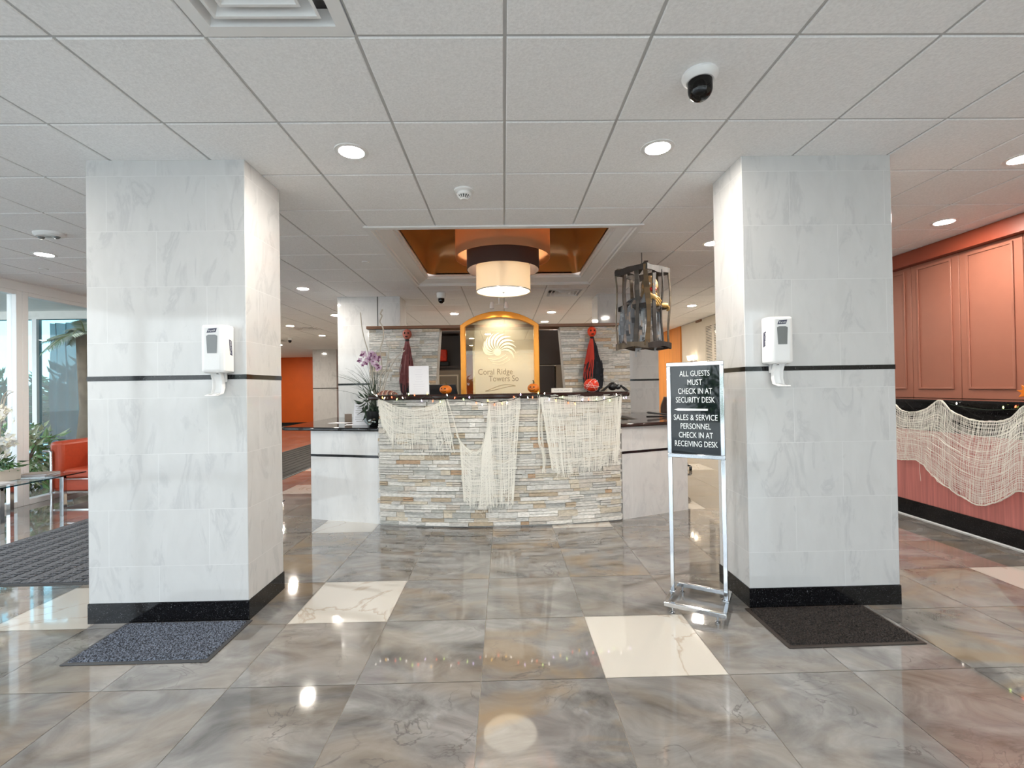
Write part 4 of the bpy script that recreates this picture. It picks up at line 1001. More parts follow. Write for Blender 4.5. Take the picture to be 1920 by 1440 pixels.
dispenser(1.70, 1.672, 'white touch-free sanitiser dispenser on the right marble pillar', -1)

# --- mats
def entry_mat(x0, x1, y0, y1, rz, label, pile, rub, seed):
    rnd = random.Random(seed); xc, yc = (x0 + x1) / 2, (y0 + y1) / 2; hx, hy = (x1 - x0) / 2, (y1 - y0) / 2
    t = thing('entrance_mat', label, 'mat', (xc, yc, 0), rz)
    MB().prism([(-hx, -hy), (hx, -hy), (hx, hy), (-hx, hy)], 0.0005, 0.006).build('border', rub, t, local=True, bevel=0.002)
    b = 0.022; nx, ny = 150, 90; p = MB()
    def fn(u, v):
        e = min(u, 1 - u, v, 1 - v)
        return V(-hx + b + u * (2 * hx - 2 * b) + rnd.uniform(-.002, .002), -hy + b + v * (2 * hy - 2 * b) + rnd.uniform(-.002, .002), (0.006 if e < 0.003 else 0.009 + 0.009 * rnd.random()))
    p.grid(fn, nx, ny); p.build('pile', pile, t, local=True, smooth=0)
entry_mat(-2.325, -1.565, 2.455, 2.89, 0, 'blue-black looped entrance mat in front of the left pillar', 'mat_pile', 'mat_rubber', 4)
entry_mat(1.485, 2.235, 2.445, 2.89, 0.012, 'dark brown looped entrance mat in front of the right pillar', 'mat_pile_brown', 'mat_rubber_brown', 5)
mat_pile('runner_pile_dark', (0.012, 0.011, 0.010), (0.04, 0.036, 0.034), 90)
def runner(x0, x1, y0, y1, label, pile='runner_pile'):
    t = thing('runner_mat', label, 'mat', ((x0 + x1) / 2, (y0 + y1) / 2, 0))
    MB().box(x0, x1, y0, y1, 0.0005, 0.006).build('backing', 'mat_rubber', t)
    r = MB(); n = int((x1 - x0) / 0.15); wd = (x1 - x0 - 0.06) / n
    for i in range(n):
        a = x0 + 0.03 + i * wd
        r.box(a + 0.006, a + wd * 0.5, y0 + 0.03, y1 - 0.03, 0.006, 0.013)
        m = int((y1 - y0) / 0.055)
        if y1 < 8:
            for j in range(m):
                yy = y0 + 0.03 + j * 0.055
                if yy + 0.04 < y1 - 0.03: r.prism([(a + wd * 0.55, yy), (a + wd - 0.006, yy + 0.012), (a + wd - 0.006, yy + 0.038), (a + wd * 0.55, yy + 0.028)], 0.006, 0.015)
        else: r.box(a + wd * 0.6, a + wd - 0.004, y0 + 0.03, y1 - 0.03, 0.006, 0.009)
    r.build('ribbed_pile', pile, t, smooth=0)
runner(-4.725, -2.85, 3.50, 6.05, 'grey ribbed runner mat on the floor beside the left pillar')
runner(-5.15, -3.56, 6.9, 13.4, 'dark long runner mat leading to the orange far wall', 'runner_pile_dark')

# --- sofa
so = thing('leather_sofa', 'rust red leather cube sofa with chrome frame, by the windows', 'sofa', (-5.2, 6.65, 0))
SX0, SX1, SY0, SY1 = -6.06, -4.1, 6.27, 7.02
MB().box(SX0 + 0.05, SX1 - 0.05, SY0 + 0.01, SY1 - 0.02, 0.125, 0.285).build('base', 'leather_red', so, bevel=0.02)
n_ = 2; ww = (SX1 - SX0 - 0.36) / n_
for k in range(n_): MB().box(SX0 + 0.18 + k * ww + 0.004, SX0 + 0.18 + (k + 1) * ww - 0.004, SY0, SY1 - 0.16, 0.29, 0.42).build('seat_cushion', 'leather_red', so, bevel=0.035)
for x in (SX0, SX1 - 0.17): MB().box(x, x + 0.17, SY0, SY1, 0.13, 0.79).build('armrest', 'leather_red', so, bevel=0.05)
MB().box(SX0 + 0.172, SX1 - 0.172, SY1 - 0.19, SY1, 0.29, 0.80).build('backrest', 'leather_red', so, bevel=0.05)
MB().box(SX0 + 0.02, SX1 - 0.02, SY0 - 0.012, SY0 + 0.004, 0.105, 0.128).box(SX0 + 0.18, SX1 - 0.18, SY0 - 0.012, SY0 + 0.0, 0.286, 0.296).build('rail', 'chrome', so)
for x in (SX0 + 0.06, SX1 - 0.06):
    MB().tube([V(x - 0.10, SY0 - 0.02, 0.665), V(x - 0.01, SY0 - 0.02, 0.665), V(x, SY0 - 0.02, 0.655), V(x, SY0 - 0.02, 0.0)], 0.019, 12).build('leg', 'chrome', so)
    MB().tube([V(x, SY1 + 0.022, 0.665), V(x, SY1 + 0.022, 0.0)], 0.019, 12).build('leg', 'chrome', so)

# --- coffee table with magazines and orchid
ct = thing('coffee_table', 'glass-topped coffee table on square chrome legs in front of the sofa', 'coffee table', (-5.45, 5.15, 0))
cx0, cx1, cy0, cy1 = -5.85, -5.13, 4.35, 5.78
MB().box(cx0, cx1, cy0, cy1, 0.458, 0.470).build('glass_top', 'clear_glass', ct)
MB().box(cx1 - 0.003, cx1 + 0.001, cy0, cy1, 0.457, 0.471).box(cx0, cx1, cy0 - 0.002, cy0, 0.457, 0.471).build('glass_edge', 'dark_glass', ct)
for x in (cx0 + 0.05, cx1 - 0.06):
    for y in (4.82, 5.50): MB().box(x, x + 0.045, y, y + 0.045, 0, 0.457).build('leg', 'chrome', ct, bevel=0.002)
MB().box(cx0 + 0.05, cx1 - 0.015, 4.83, 4.855, 0.435, 0.457).box(cx0 + 0.05, cx1 - 0.015, 5.51, 5.535, 0.435, 0.457).build('top_rail', 'chrome', ct)
for k, (x, y, z, rz, lb, m) in enumerate([(-5.42, 5.50, 0.4705, 0.1, 'grey magazine at the bottom of the stack on the coffee table', 'steel'), (-5.41, 5.49, 0.4885, 0.2, 'pale magazine on top of the stack on the coffee table', 'paper'), (-5.38, 4.98, 0.4705, -0.15, 'grey magazine in front of the orchid planter on the glass', 'steel')]):
    mg = thing('magazine', lb, 'magazine', (x, y, z), rz, group='magazines on the coffee table')
    MB().box(-0.14, 0.14, -0.105, 0.105, 0.002, 0.015).build('pages', 'paper', mg, local=True)
    MB().box(-0.143, 0.143, -0.108, 0.108, 0.0, 0.002).box(-0.143, 0.143, -0.108, 0.108, 0.015, 0.017).build('cover', 'brown_card' if k == 1 else 'ceiling_grid', mg, local=True)
def flower(mb, c, s, rnd, cols, up=V(0, -1, 0.1)):
    up = up.normalized(); a0 = rnd.random() * 6; e1 = up.orthogonal().normalized(); e2 = up.cross(e1)
    for k in range(5):
        a = a0 + 2 * PI * k / 5; d = e1 * math.cos(a) + e2 * math.sin(a); sd = up.cross(d); L = s * rnd.uniform(.85, 1.1)
        vs = [c, c + d * L * .5 + sd * L * .36 + up * L * .1, c + d * L + up * L * .12, c + d * L * .5 - sd * L * .36 + up * L * .1]
        mb.add([tuple(v) for v in vs], [(0, 1, 2, 3)], rnd.choice(cols))
    mb.ell(c + up * s * .15, (s * .16,) * 3, 6, 4, tint=cols[-1])
OX_, OY_ = -5.55, 5.17
po = thing('potted_orchid', 'white orchids with green leaves in a pale square planter on the coffee table', 'potted orchid', (OX_, OY_, 0.4705))
MB().prism([(OX_ - .13, OY_ - .13), (OX_ + .13, OY_ - .13), (OX_ + .13, OY_ + .13), (OX_ - .13, OY_ + .13)], 0.4705, 0.60).build('planter', 'ceramic', po, bevel=0.008)
lf = MB(); rnd = random.Random(8); leaf_cloud(lf, (OX_, OY_, 0.66), (0.17, 0.16, 0.09), 150, 0.09, GREEN + [(0.12, 0.26, 0.12)], rnd, narrow=0.3); lf.build('leaves', 'leafy', po, smooth=0)
fw = MB(); WCOL = [(0.82, 0.82, 0.80), (0.74, 0.76, 0.76), (0.80, 0.78, 0.66)]
for _ in range(70):
    z = rnd.uniform(0.74, 1.0); flower(fw, V(OX_ + rnd.gauss(0, .075), OY_ - .02 + rnd.gauss(0, .07), z), 0.05, rnd, WCOL, V(rnd.uniform(-1, 1), -1, rnd.uniform(-.3, .8)))
for _ in range(34): flower(fw, V(OX_ + .04 + rnd.gauss(0, .06), OY_ - .02 + rnd.gauss(0, .05), rnd.uniform(1.13, 1.30)), 0.05, rnd, WCOL, V(rnd.uniform(-1, 1), -1, rnd.uniform(-.3, .8)))
fw.build('blossoms', 'petal', po, smooth=0)
st_ = MB()
for k in range(6):
    a = rnd.uniform(-1, 1); st_.tube(spline([V(OX_, OY_, 0.6), V(OX_ + .05 * a, OY_ - .01, 0.95), V(OX_ + .03 + .10 * a, OY_ - .02, 1.32 + 0.1 * rnd.random()), V(OX_ + .06 + .18 * a, OY_ - .03, 1.45)], 6), 0.0045, 6)
st_.build('stems', 'twig', po)

# ================================================================== HALLOWEEN DRESSING
def net(mb, S, nu, nv, nrm, seed, end=lambda u, r: 1.0, wmin=0.0016, wmax=0.0042, holes=0.06, seg=34):
    rnd = random.Random(seed); off = nrm * 0.001
    for i in range(nu + 1):
        u = min(1, max(0, (i + rnd.uniform(-.4, .4)) / nu)); v1 = end(u, rnd); w_ = rnd.uniform(wmin, wmax) * (2.0 if rnd.random() < 0.07 else 1)
        pts = []; ph = rnd.uniform(0, 6); am = rnd.uniform(0, 0.006) 
        for j in range(seg + 1):
            v = v1 * j / seg; pts.append(S(min(1, max(0, u + am * math.sin(9 * v + ph))), v) + off * rnd.random())
        a = 0
        while a < seg:
            b = seg if rnd.random() > holes * 6 else min(seg, a + rnd.randint(5, seg))
            if b - a >= 2: mb.ribbon(pts[a:b + 1], w_, nrm)
            a = b + (rnd.randint(1, 3) if b < seg else 1)
    for j in range(nv + 1):
        v = min(1, max(0, (j + rnd.uniform(-.4, .4)) / nv)); w_ = rnd.uniform(wmin, wmax) * (2.0 if rnd.random() < 0.05 else 1)
        ph = rnd.uniform(0, 6); am = rnd.uniform(0, 0.010); cur = []
        for i in range(seg + 1):
            u = i / seg; vv = v + am * math.sin(11 * u + ph)
            ok = vv <= end(u, random.Random(int(u * 997) + seed)) and rnd.random() > holes
            if ok: cur.append(S(u, min(1, max(0, vv))) + off * rnd.random())
            if (not ok or i == seg) and cur:
                if len(cur) > 2: mb.ribbon(cur, w_, nrm)
                cur = []
def hem(mb, pts, r, rnd, n=5):
    for _ in range(n):
        q = [p + V(rnd.gauss(0, r), rnd.gauss(0, r * .6), rnd.gauss(0, r)) for p in pts]
        mb.tube(spline(q, 3), rnd.uniform(.0012, .0026), 4, cap=False)
def front(px, py, off=0.045):       # a point just in front of the desk's curved stone face
    p = at(px, py, 4.72); a = arc_x(max(-1.6, min(1.55, p.x)), off); q = at(px, py, a.y); a = arc_x(max(-1.6, min(1.55, q.x)), off)
    return V(a.x, a.y, q.z)
NF = V(0, -1, 0)
def gauze(name, label, top, bot, seed, nu, nv, fold, ragged, extras=(), dens=None):
    tp = [front(*p) for p in top]; bt = [front(*p) for p in bot]; rnd = random.Random(seed)
    def S(u, v):
        p = poly_at(tp, u) * (1 - v) + poly_at(bt, u) * v
        d = fold * math.sin(u * 26 + 2 * v) * (0.3 + 0.7 * v) + fold * 0.6 * math.sin(u * 61 + 1.3) * v
        return V(p.x + d * 0.4, p.y - abs(d), p.z)
    mb = MB(); net(mb, S, nu, nv, NF, seed, lambda u, r: 1 - ragged * r.random() ** 2 * (1 + math.sin(u * 31) * .5))
    hem(mb, [S(i / 10, 0) for i in range(11)], 0.004, rnd, 4)
    hem(mb, [S(0, i / 10) for i in range(11)], 0.004, rnd, 4); hem(mb, [S(1, i / 10) for i in range(11)], 0.003, rnd, 3)
    for pts, k, r in extras: hem(mb, [front(*p) for p in pts], r, rnd, k)
    for _ in range(30):
        u = rnd.random(); p = S(u, 0.97); mb.tube([p, p + V(rnd.gauss(0, .01), -.002, -rnd.uniform(.01, .05)), p + V(rnd.gauss(0, .02), -.004, -rnd.uniform(.03, .09))], 0.0011, 3, cap=False)
    c = (tp[0] + tp[-1]) / 2
    return tag(mb.build(name, 'gauze_thread', loc=(c.x, c.y, c.z), smooth=0), label, 'gauze drape', 'ragged gauze drapes')
gauze('gauze_drape', 'ragged cream gauze net over the left end of the stone desk front', [(708, 746), (740, 762), (775, 768), (805, 764), (834, 750)], [(716, 800), (735, 838), (770, 843), (815, 846), (852, 850)], 1, 110, 66, 0.006, 0.35,
      [([(698, 738), (715, 752), (735, 790), (736, 840)], 5, .004), ([(838, 748), (850, 785), (862, 830)], 5, .004), ([(832, 755), (825, 800), (846, 825), (838, 845), (826, 838), (836, 822)], 3, .002)])
gauze('gauze_drape', 'long cream gauze net with a swag loop at the middle of the stone desk front', [(862, 828), (885, 848), (905, 845), (914, 800), (917, 752), (945, 754), (975, 742)], [(869, 940), (885, 952), (900, 955), (915, 953), (930, 952), (948, 952), (962, 944)], 2, 118, 96, 0.006, 0.14,
      [([(856, 815), (870, 838), (886, 849), (900, 845), (910, 822), (916, 790), (917, 752)], 12, .008), ([(960, 800), (958, 860), (962, 946)], 4, .004)])
gauze('gauze_drape', 'wide cream gauze net over the right half of the stone desk front', [(1014, 744), (1045, 741), (1085, 742), (1130, 740), (1166, 738)], [(1034, 880), (1058, 898), (1090, 888), (1125, 882), (1159, 866)], 3, 180, 90, 0.010, 0.16,
      [([(1012, 742), (1010, 800), (1012, 830), (1020, 855), (1018, 885)], 14, .010), ([(1018, 745), (1016, 800), (1020, 860)], 8, .006), ([(1163, 740), (1160, 800), (1157, 860), (1166, 870)], 6, .004)])
# netting on the security counter
tops = [(4.93, 1.21), (4.78, 1.105), (4.62, 1.10), (4.50, 1.14), (4.36, 1.222), (4.24, 1.12), (4.05, 1.055), (3.88, 1.055), (3.75, 1.09), (3.62, 1.20), (3.45, 1.08), (3.2, 1.05), (3.0, 1.2)]
bots = [(4.93, 0.575), (4.80, 0.585), (4.66, 0.60), (4.55, 0.55), (4.42, 0.44), (4.28, 0.375), (4.12, 0.315), (4.00, 0.30), (3.85, 0.39), (3.68, 0.50), (3.45, 0.42), (3.2, 0.40), (3.0, 0.55)]
tp = [V(4.165, y, z) for y, z in tops]; bt = [V(4.185, y, z) for y, z in bots]; tps = spline(tp, 5); bts = spline(bt, 5)
def SR_(u, v):
    a, b = poly_at(tps, u), poly_at(bts, u); p = a * (1 - v) + b * v; d = 0.012 * math.sin(u * 40 + 3 * v) * v
    return V(p.x - abs(d) - 0.02 * math.sin(PI * v), p.y + d * 0.5, p.z)
mb = MB(); rnd = random.Random(6); net(mb, SR_, 340, 130, V(-1, 0, 0), 6, lambda u, r: 1 - 0.05 * r.random() ** 2, 0.0011, 0.0028, 0.05, 60)
hem(mb, [SR_(i / 60, 0) for i in range(61)], 0.003, rnd, 7); hem(mb, [SR_(i / 60, 0.99) for i in range(61)], 0.004, rnd, 6)
for k in range(6): hem(mb, [SR_(i / 40, 0.35 + 0.1 * k + 0.01 * math.sin(i)) for i in range(41)], 0.003, rnd, 1)
mb.tube([V(4.19, 4.63, 0.60), V(4.19, 4.625, 0.5), V(4.19, 4.615, 0.40)], 0.0015, 3)
tag(mb.build('gauze_drape', 'gauze_thread', loc=(4.17, 4.3, 1.1), smooth=0), 'cream gauze net swagged along the pink security counter', 'gauze drape', 'ragged gauze drapes')

# --- string lights
def string_lights(name, pts, bulbs, label):
    t = thing(name, label, 'string lights', tuple(pts[0]), group='coloured string lights')
    path = spline(pts, 8); MB().tube(path, 0.0030, 5).build('wire', 'wire_green', t)
    rnd = random.Random(3)
    for k, (u, c) in enumerate(bulbs):
        p = poly_at(path, u); d = V(rnd.uniform(-.5, .5), -0.35, rnd.choice((-1, -1, 1))).normalized()
        MB().tube([p, p + d * 0.014], 0.0042, 6).build('socket', 'wire_green', t)
        o = MB().tube([p + d * 0.014, p + d * 0.020, p + d * 0.030, p + d * 0.036], [0.0035, 0.0052, 0.0042, 0.001], 8).build('bulb', 'bulb_' + c, t, smooth=60)
    return t
E1 = 0.075
def edge(px, py): return front(px, py, E1)
string_lights('string_lights', [edge(*p) for p in [(694, 737), (702, 741), (716, 750), (724, 742), (740, 742), (756, 750), (770, 742), (786, 748), (802, 742), (818, 750), (838, 745), (858, 742), (876, 748), (892, 752), (908, 755), (925, 755), (942, 752), (960, 750), (976, 744), (992, 741), (1006, 741), (1022, 742), (1036, 746), (1052, 748), (1068, 752), (1086, 753), (1104, 753), (1124, 752), (1142, 747), (1160, 743), (1172, 742), (1178, 739)]],
    [(i / 43, c) for i, c in zip(range(1, 43), ['white', 'white', 'amber', 'white', 'red', 'green', 'white', 'green', 'red', 'violet', 'amber', 'red', 'green', 'white', 'red', 'green', 'violet', 'red', 'white', 'amber', 'red', 'amber', 'white', 'red', 'violet', 'white', 'red', 'green', 'white', 'violet', 'amber', 'green', 'red', 'amber', 'violet', 'red', 'green', 'violet', 'green', 'white', 'white', 'violet'])], 'string of small coloured lights along the raised desk edge')
string_lights('string_lights', [V(4.182, y, z) for y, z in [(4.30, 1.19), (4.15, 1.165), (3.98, 1.15), (3.83, 1.155), (3.70, 1.165), (3.5, 1.15)]], [(0.12, 'white'), (0.62, 'green'), (0.76, 'red'), (0.93, 'amber')], 'string of small coloured lights under the security counter edge')

q = atx(1928, 742, 4.36); lfp = []
for k in range(16):
    a = 2 * PI * k / 16 + 0.2; r = 0.085 if k % 2 == 0 else 0.045
    lfp.append((q.y + r * math.cos(a), 1.227 + 0.075 + r * 0.9 * math.sin(a)))
lo_ = min(z for _, z in lfp); lfp = [(y, z - lo_ + 1.2255) for y, z in lfp]
tag(MB().prism(lfp, 4.352, 4.364, 'x').build('leaf_decoration', 'pumpkin', loc=(4.358, q.y, 1.2255), bevel=0.003), 'orange pointed leaf decoration standing on the security counter at the right edge', 'decoration')

# --- pumpkins and counter-top props  (counter top is z = 1.35)
ZT = 1.350
def pumpkin(px, y, r, label, m, face=True, tilt=0.0, squash=0.8, stemh=0.03):
    p = at(px, 735, y); c = V(p.x, y, ZT + r * squash * 0.985)
    t = thing('pumpkin', label, 'pumpkin', (p.x, y, ZT), group='small pumpkins on the desk' if face else None)
    def lob(d):
        a = math.atan2(d.y, d.x); k = 1 - 0.06 * abs(math.cos(4.5 * a)) ** 0.5 * math.sqrt(max(0, 1 - d.z * d.z)); dz = d.z * squash - 0.10 * squash * max(0, 1 - (math.hypot(d.x, d.y) * 2.2)) * (1 if d.z > 0 else -1)
        return V(d.x * k, d.y * k, dz)
    MB().ell(c, (r, r, r), 44, 22, fn=lob).build('body', m, t, smooth=80)
    MB().tube([c + V(0, 0, r * squash * 0.8), c + V(0.004, 0, r * squash + stemh * 0.5), c + V(-0.006, -0.004, r * squash + stemh)], [0.010, 0.007, 0.006], 8).build('stalk', 'pumpkin_stem', t)
    if face:
        f = MB()
        def onface(ax, az):
            d = V(math.sin(ax) * math.cos(az), -math.cos(ax) * math.cos(az), math.sin(az)); q = lob(d); return c + V(q.x, q.y, q.z) * r * 1.004 + V(0, -0.0012, 0)
        def patch(poly): f.add([onface(*q) for q in poly], [list(range(len(poly)))])
        o = -0.35
        for sx in (-1, 1): patch([(o + sx * .34 + .16 * math.cos(k * PI / 4), .22 + .18 * math.sin(k * PI / 4)) for k in range(8)])
        patch([(o - .09, -.06), (o + .09, -.06), (o, .10)])
        for k in range(6):
            a, b = -.5 + k / 6, -.5 + (k + 1) / 6; zz = lambda q: -.30 - .18 * math.cos(q * PI)
            patch([(o + a, zz(a) + .05), (o + a, zz(a) - .07 - (.05 if k % 2 else 0)), (o + b, zz(b) - .07 - (.05 if k % 2 else 0)), (o + b, zz(b) + .05)])
        f.build('carved_face', 'pumpkin_dark', t, smooth=0)
pumpkin(836, 4.84, 0.066, 'small grinning orange pumpkin on the desk left of the arch', 'pumpkin', squash=0.74)
pumpkin(1000.5, 4.82, 0.062, 'small grinning orange pumpkin on the desk at the right foot of the arch', 'pumpkin', squash=0.82)
pumpkin(1109, 4.84, 0.080, 'red plastic pumpkin wrapped in gauze on the desk', 'pumpkin_red', face=False, squash=0.9, stemh=0.012)
p = at(1109, 735, 4.84)
g = MB(); rnd = random.Random(2)
for k in range(11):
    a = rnd.uniform(0, PI); c = V(p.x, 4.84, ZT + 0.072); ax = V(rnd.gauss(0, 1), rnd.gauss(0, 1), rnd.gauss(0, 1)).normalized(); e1 = ax.orthogonal().normalized(); e2 = ax.cross(e1)
    pts = [c + V((e1 * math.cos(s) + e2 * math.sin(s)).x * 0.084, (e1 * math.cos(s) + e2 * math.sin(s)).y * 0.084, (e1 * math.cos(s) + e2 * math.sin(s)).z * 0.073) for s in [a + 2.6 * i / 14 for i in range(15)]]
    g.tube([V(q.x, q.y, max(q.z, ZT + 0.002)) for q in pts], 0.0016, 4, cap=False)
tag(g.build('gauze_wrap', 'gauze_thread', loc=(p.x, 4.84, ZT), smooth=0), 'loose gauze threads wrapped round the red pumpkin', 'gauze drape', 'ragged gauze drapes')
# spider
p = at(1151, 736, 4.86); sp = thing('toy_spider', 'black toy spider with bent legs on the right end of the desk', 'toy spider', (p.x, 4.86, ZT))
MB().ell((p.x - 0.012, 4.865, ZT + 0.056), (0.050, 0.048, 0.044)).build('abdomen', 'black_plastic', sp, smooth=80)
MB().ell((p.x + 0.044, 4.855, ZT + 0.048), (0.030, 0.028, 0.028)).build('head', 'black_plastic', sp, smooth=80)
MB().ell((p.x + 0.048, 4.828, ZT + 0.058), (0.006, 0.006, 0.006)).build('eye', 'sign_white', sp)
for sgn in (-1, 1):
    for k in range(4):
        b = V(p.x + 0.016, 4.86, ZT + 0.045); yy = 4.86 + (k - 1.5) * 0.05
        MB().tube([b, V(p.x + 0.01 + sgn * 0.062, yy * 0.6 + 4.86 * 0.4, ZT + 0.066), V(p.x + 0.01 + sgn * 0.135, yy, ZT + 0.004)], [0.006, 0.005, 0.0035], 6).build('leg', 'black_plastic', sp)
# name plate, paper notice
a, b = at(1034, 731, 4.80), at(1073, 731, 4.80); npt = thing('name_plate', 'small cream desk name plate with grey lettering, left of the red pumpkin', 'name plate', ((a.x + b.x) / 2, 4.80, ZT))
MB().prism([(4.785, ZT), (4.825, ZT), (4.808, ZT + 0.046), (4.802, ZT + 0.046)], a.x, b.x, 'x').build('plate', 'ceramic', npt, bevel=0.001)
tx = MB(); text_geo(tx, 'ROSE DEL VALLE', Matrix.Translation(((a.x + b.x) / 2, 4.7905, ZT + 0.015)) @ Matrix.Rotation(math.radians(70), 4, 'X'), 0.016, (b.x - a.x) * 0.72, 0.0006); tx.build('lettering', 'ink', npt, smooth=0)
a, b = at(767, 738, 4.84), at(805, 738, 4.84); nx0, nx1 = a.x, b.x
pn = thing('paper_notice', 'white paper notice in a leaning clear stand on the desk', 'paper notice', ((nx0 + nx1) / 2, 4.84, ZT))
lean = V(-0.018, 0.09, 0.300)
MB().add([V(nx0, 4.84, ZT + 0.004), V(nx1, 4.84, ZT + 0.004), V(nx1, 4.84, ZT + 0.004) + lean, V(nx0, 4.84, ZT + 0.004) + lean, V(nx0, 4.843, ZT + 0.004), V(nx1, 4.843, ZT + 0.004), V(nx1, 4.843, ZT + 0.004) + lean, V(nx0, 4.843, ZT + 0.004) + lean],
         [(0, 1, 2, 3), (5, 4, 7, 6), (0, 4, 5, 1), (3, 2, 6, 7), (0, 3, 7, 4), (1, 5, 6, 2)]).build('sheet', 'paper', pn, smooth=0)
MB().prism([(4.845, ZT + 0.003), (4.935, ZT + 0.30), (4.938, ZT + 0.30), (4.97, ZT + 0.001), (4.84, ZT + 0.001), (4.84, ZT + 0.003)], nx0 + 0.08, nx1 - 0.08, 'x').build('clear_stand', 'clear_plastic', pn)
ln = MB(); rnd = random.Random(4)
for k in range(9):
    f_k = 0.86 - k * 0.085; wd = rnd.uniform(.3, .7); base = V((nx0 + nx1) / 2, 4.8385, ZT + 0.004) + lean * f_k
    ln.add([base + V(-wd * .09, 0, 0), base + V(wd * .09, 0, 0), base + V(wd * .09, 0, 0) + lean * 0.012, base + V(-wd * .09, 0, 0) + lean * 0.012], [(0, 1, 2, 3)])
ln.build('print_lines', 'faint_ink', pn, smooth=0)
# striped prop by the orchid
p = at(724, 737, 4.84); stp = MB()
for k in range(13):
    x = p.x - 0.085 + 0.0145 * k; r = 0.042 * math.sin(PI * (0.12 + 0.80 * k / 12)) ** 0.7
    stp.tube([V(x + 0.012 * math.cos(q) + 0.012, 4.84 + r * math.cos(q), ZT + max(0.0035, r * 1.15 * math.sin(q))) for q in [PI * i / 10 for i in range(11)]], 0.0058, 6, tint=((0.40, 0.17, 0.12), (0.60, 0.44, 0.36), (0.20, 0.10, 0.08))[k % 3])
tag(stp.build('rib_cage_prop', 'distressed_wood', loc=(p.x, 4.84, ZT)), 'brown and pink ribbed prop lying on the desk beside the orchid twigs', 'halloween prop')
# orchid arrangement standing on the long desk end, rising past the raised counter
ZW = 1.010
op = at(705, 770, 5.22); ox, oy = op.x - 0.02, 5.22
fp = thing('orchid_arrangement', 'tall arrangement of mauve orchids, curly twigs and grasses at the left end of the desk', 'flower arrangement', (ox, oy, ZW))
MB().lathe([(0.001, ZW), (0.05, ZW), (0.085, ZW + 0.06), (0.10, ZW + 0.16), (0.075, ZW + 0.165), (0.06, ZW + 0.14), (0.001, ZW + 0.13)], (ox, oy, 0), 32).build('pot', 'black_plastic', fp, smooth=50)
lf = MB(); rnd = random.Random(12); leaf_cloud(lf, (ox - 0.02, oy - 0.02, ZW + 0.26), (0.12, 0.10, 0.10), 70, 0.13, [(0.01, 0.025, 0.012), (0.02, 0.04, 0.02), (0.03, 0.06, 0.03)], rnd, narrow=0.25)
for k in range(40):
    a = rnd.uniform(-1.3, 0.6); b0 = V(ox + rnd.gauss(0, .02), oy + rnd.gauss(0, .02), ZW + 0.18); H = rnd.uniform(.35, .70); sp_x = a * rnd.uniform(.15, .42)
    pts = [b0 + V(sp_x * s_ * s_, rnd.uniform(-.02, .02) * s_, H * (s_ - 0.28 * abs(a) * s_ * s_)) for s_ in [i / 8 for i in range(9)]]
    lf.ribbon(pts, [0.008 * (1 - 0.85 * i / 8) for i in range(9)], V(0.2, -1, 0), rnd.choice([(0.03, 0.05, 0.03), (0.10, 0.12, 0.09), (0.05, 0.07, 0.05)]))
lf.build('leaves', 'leafy', fp, smooth=0)
def vine(pxs, r, m, nm): r *= 1.5; MB().tube(spline([at(x, y, oy + 0.02 * math.sin(i)) for i, (x, y) in enumerate(pxs)], 6), r, 6).build(nm, m, fp)
vine([(703, 745), (700, 715), (694, 690), (690, 660), (683, 635), (678, 610), (676, 586)], 0.0042, 'twig', 'twig')
vine([(713, 745), (713, 715), (716, 690), (714, 665), (713, 652), (718, 638), (719, 622), (717, 612), (712, 603), (716, 592), (713, 588), (717, 580)], 0.0055, 'twig', 'twig')
vine([(714, 740), (722, 705), (731, 645)], 0.0045, 'twig', 'twig'); vine([(716, 742), (728, 700), (742, 672), (759, 657)], 0.005, 'twig', 'twig')
vine([(702, 742), (699, 710), (695, 680)], 0.005, 'twig', 'twig')
fw = MB(); MAU = [(0.52, 0.36, 0.48), (0.44, 0.27, 0.40), (0.60, 0.46, 0.55), (0.14, 0.03, 0.10)]
for (x, y, s) in [(682, 664, .05), (696, 663, .05), (690, 672, .045), (675, 676, .04), (700, 678, .045), (709, 673, .045), (686, 680, .045), (705, 684, .042), (712, 690, .04), (680, 684, .03), (708, 692, .035), (694, 670, .045), (703, 669, .045)]:
    flower(fw, at(x, y, oy - 0.04 + 0.02 * rnd.random()), s, rnd, MAU[:3] + [MAU[3]], V(rnd.uniform(-.5, .5), -1, rnd.uniform(-.2, .4)))
fw.build('blossoms', 'petal', fp, smooth=0)
# things on the left desk end
def flat(px, py): return atz(px, py, ZW)
q = at(678, 785, 5.36)
td = thing('menu_stand', 'white printed tent sign standing on the left desk end', 'tent sign', (q.x, 5.36, ZW)); tw = 0.082; thh = 0.25
MB().prism([(5.30, ZW), (5.304, ZW), (5.372, ZW + thh), (5.440, ZW), (5.444, ZW), (5.374, ZW + thh + 0.004), (5.370, ZW + thh + 0.004)], q.x - tw, q.x + tw, 'x').build('card', 'paper', td, smooth=0)
ln = MB()
for k in range(8):
    z = ZW + 0.04 + k * 0.024; y = 5.2985 + (z - ZW) / thh * 0.068; ln.box(q.x - tw * (.75 if k % 3 else .55), q.x + tw * (.3 if k % 2 else .6), y - 0.001, y, z, z + 0.007)
ln.build('print_lines', 'ceiling_grid', td, smooth=0)
q = flat(653, 791); tag(MB().box(q.x - 0.045, q.x + 0.045, q.y, q.y + 0.006, ZW, ZW + 0.10).build('card_holder', 'brown_card', loc=(q.x, q.y, ZW), bevel=0.001), 'small brown card holder standing on the left desk end', 'card holder')
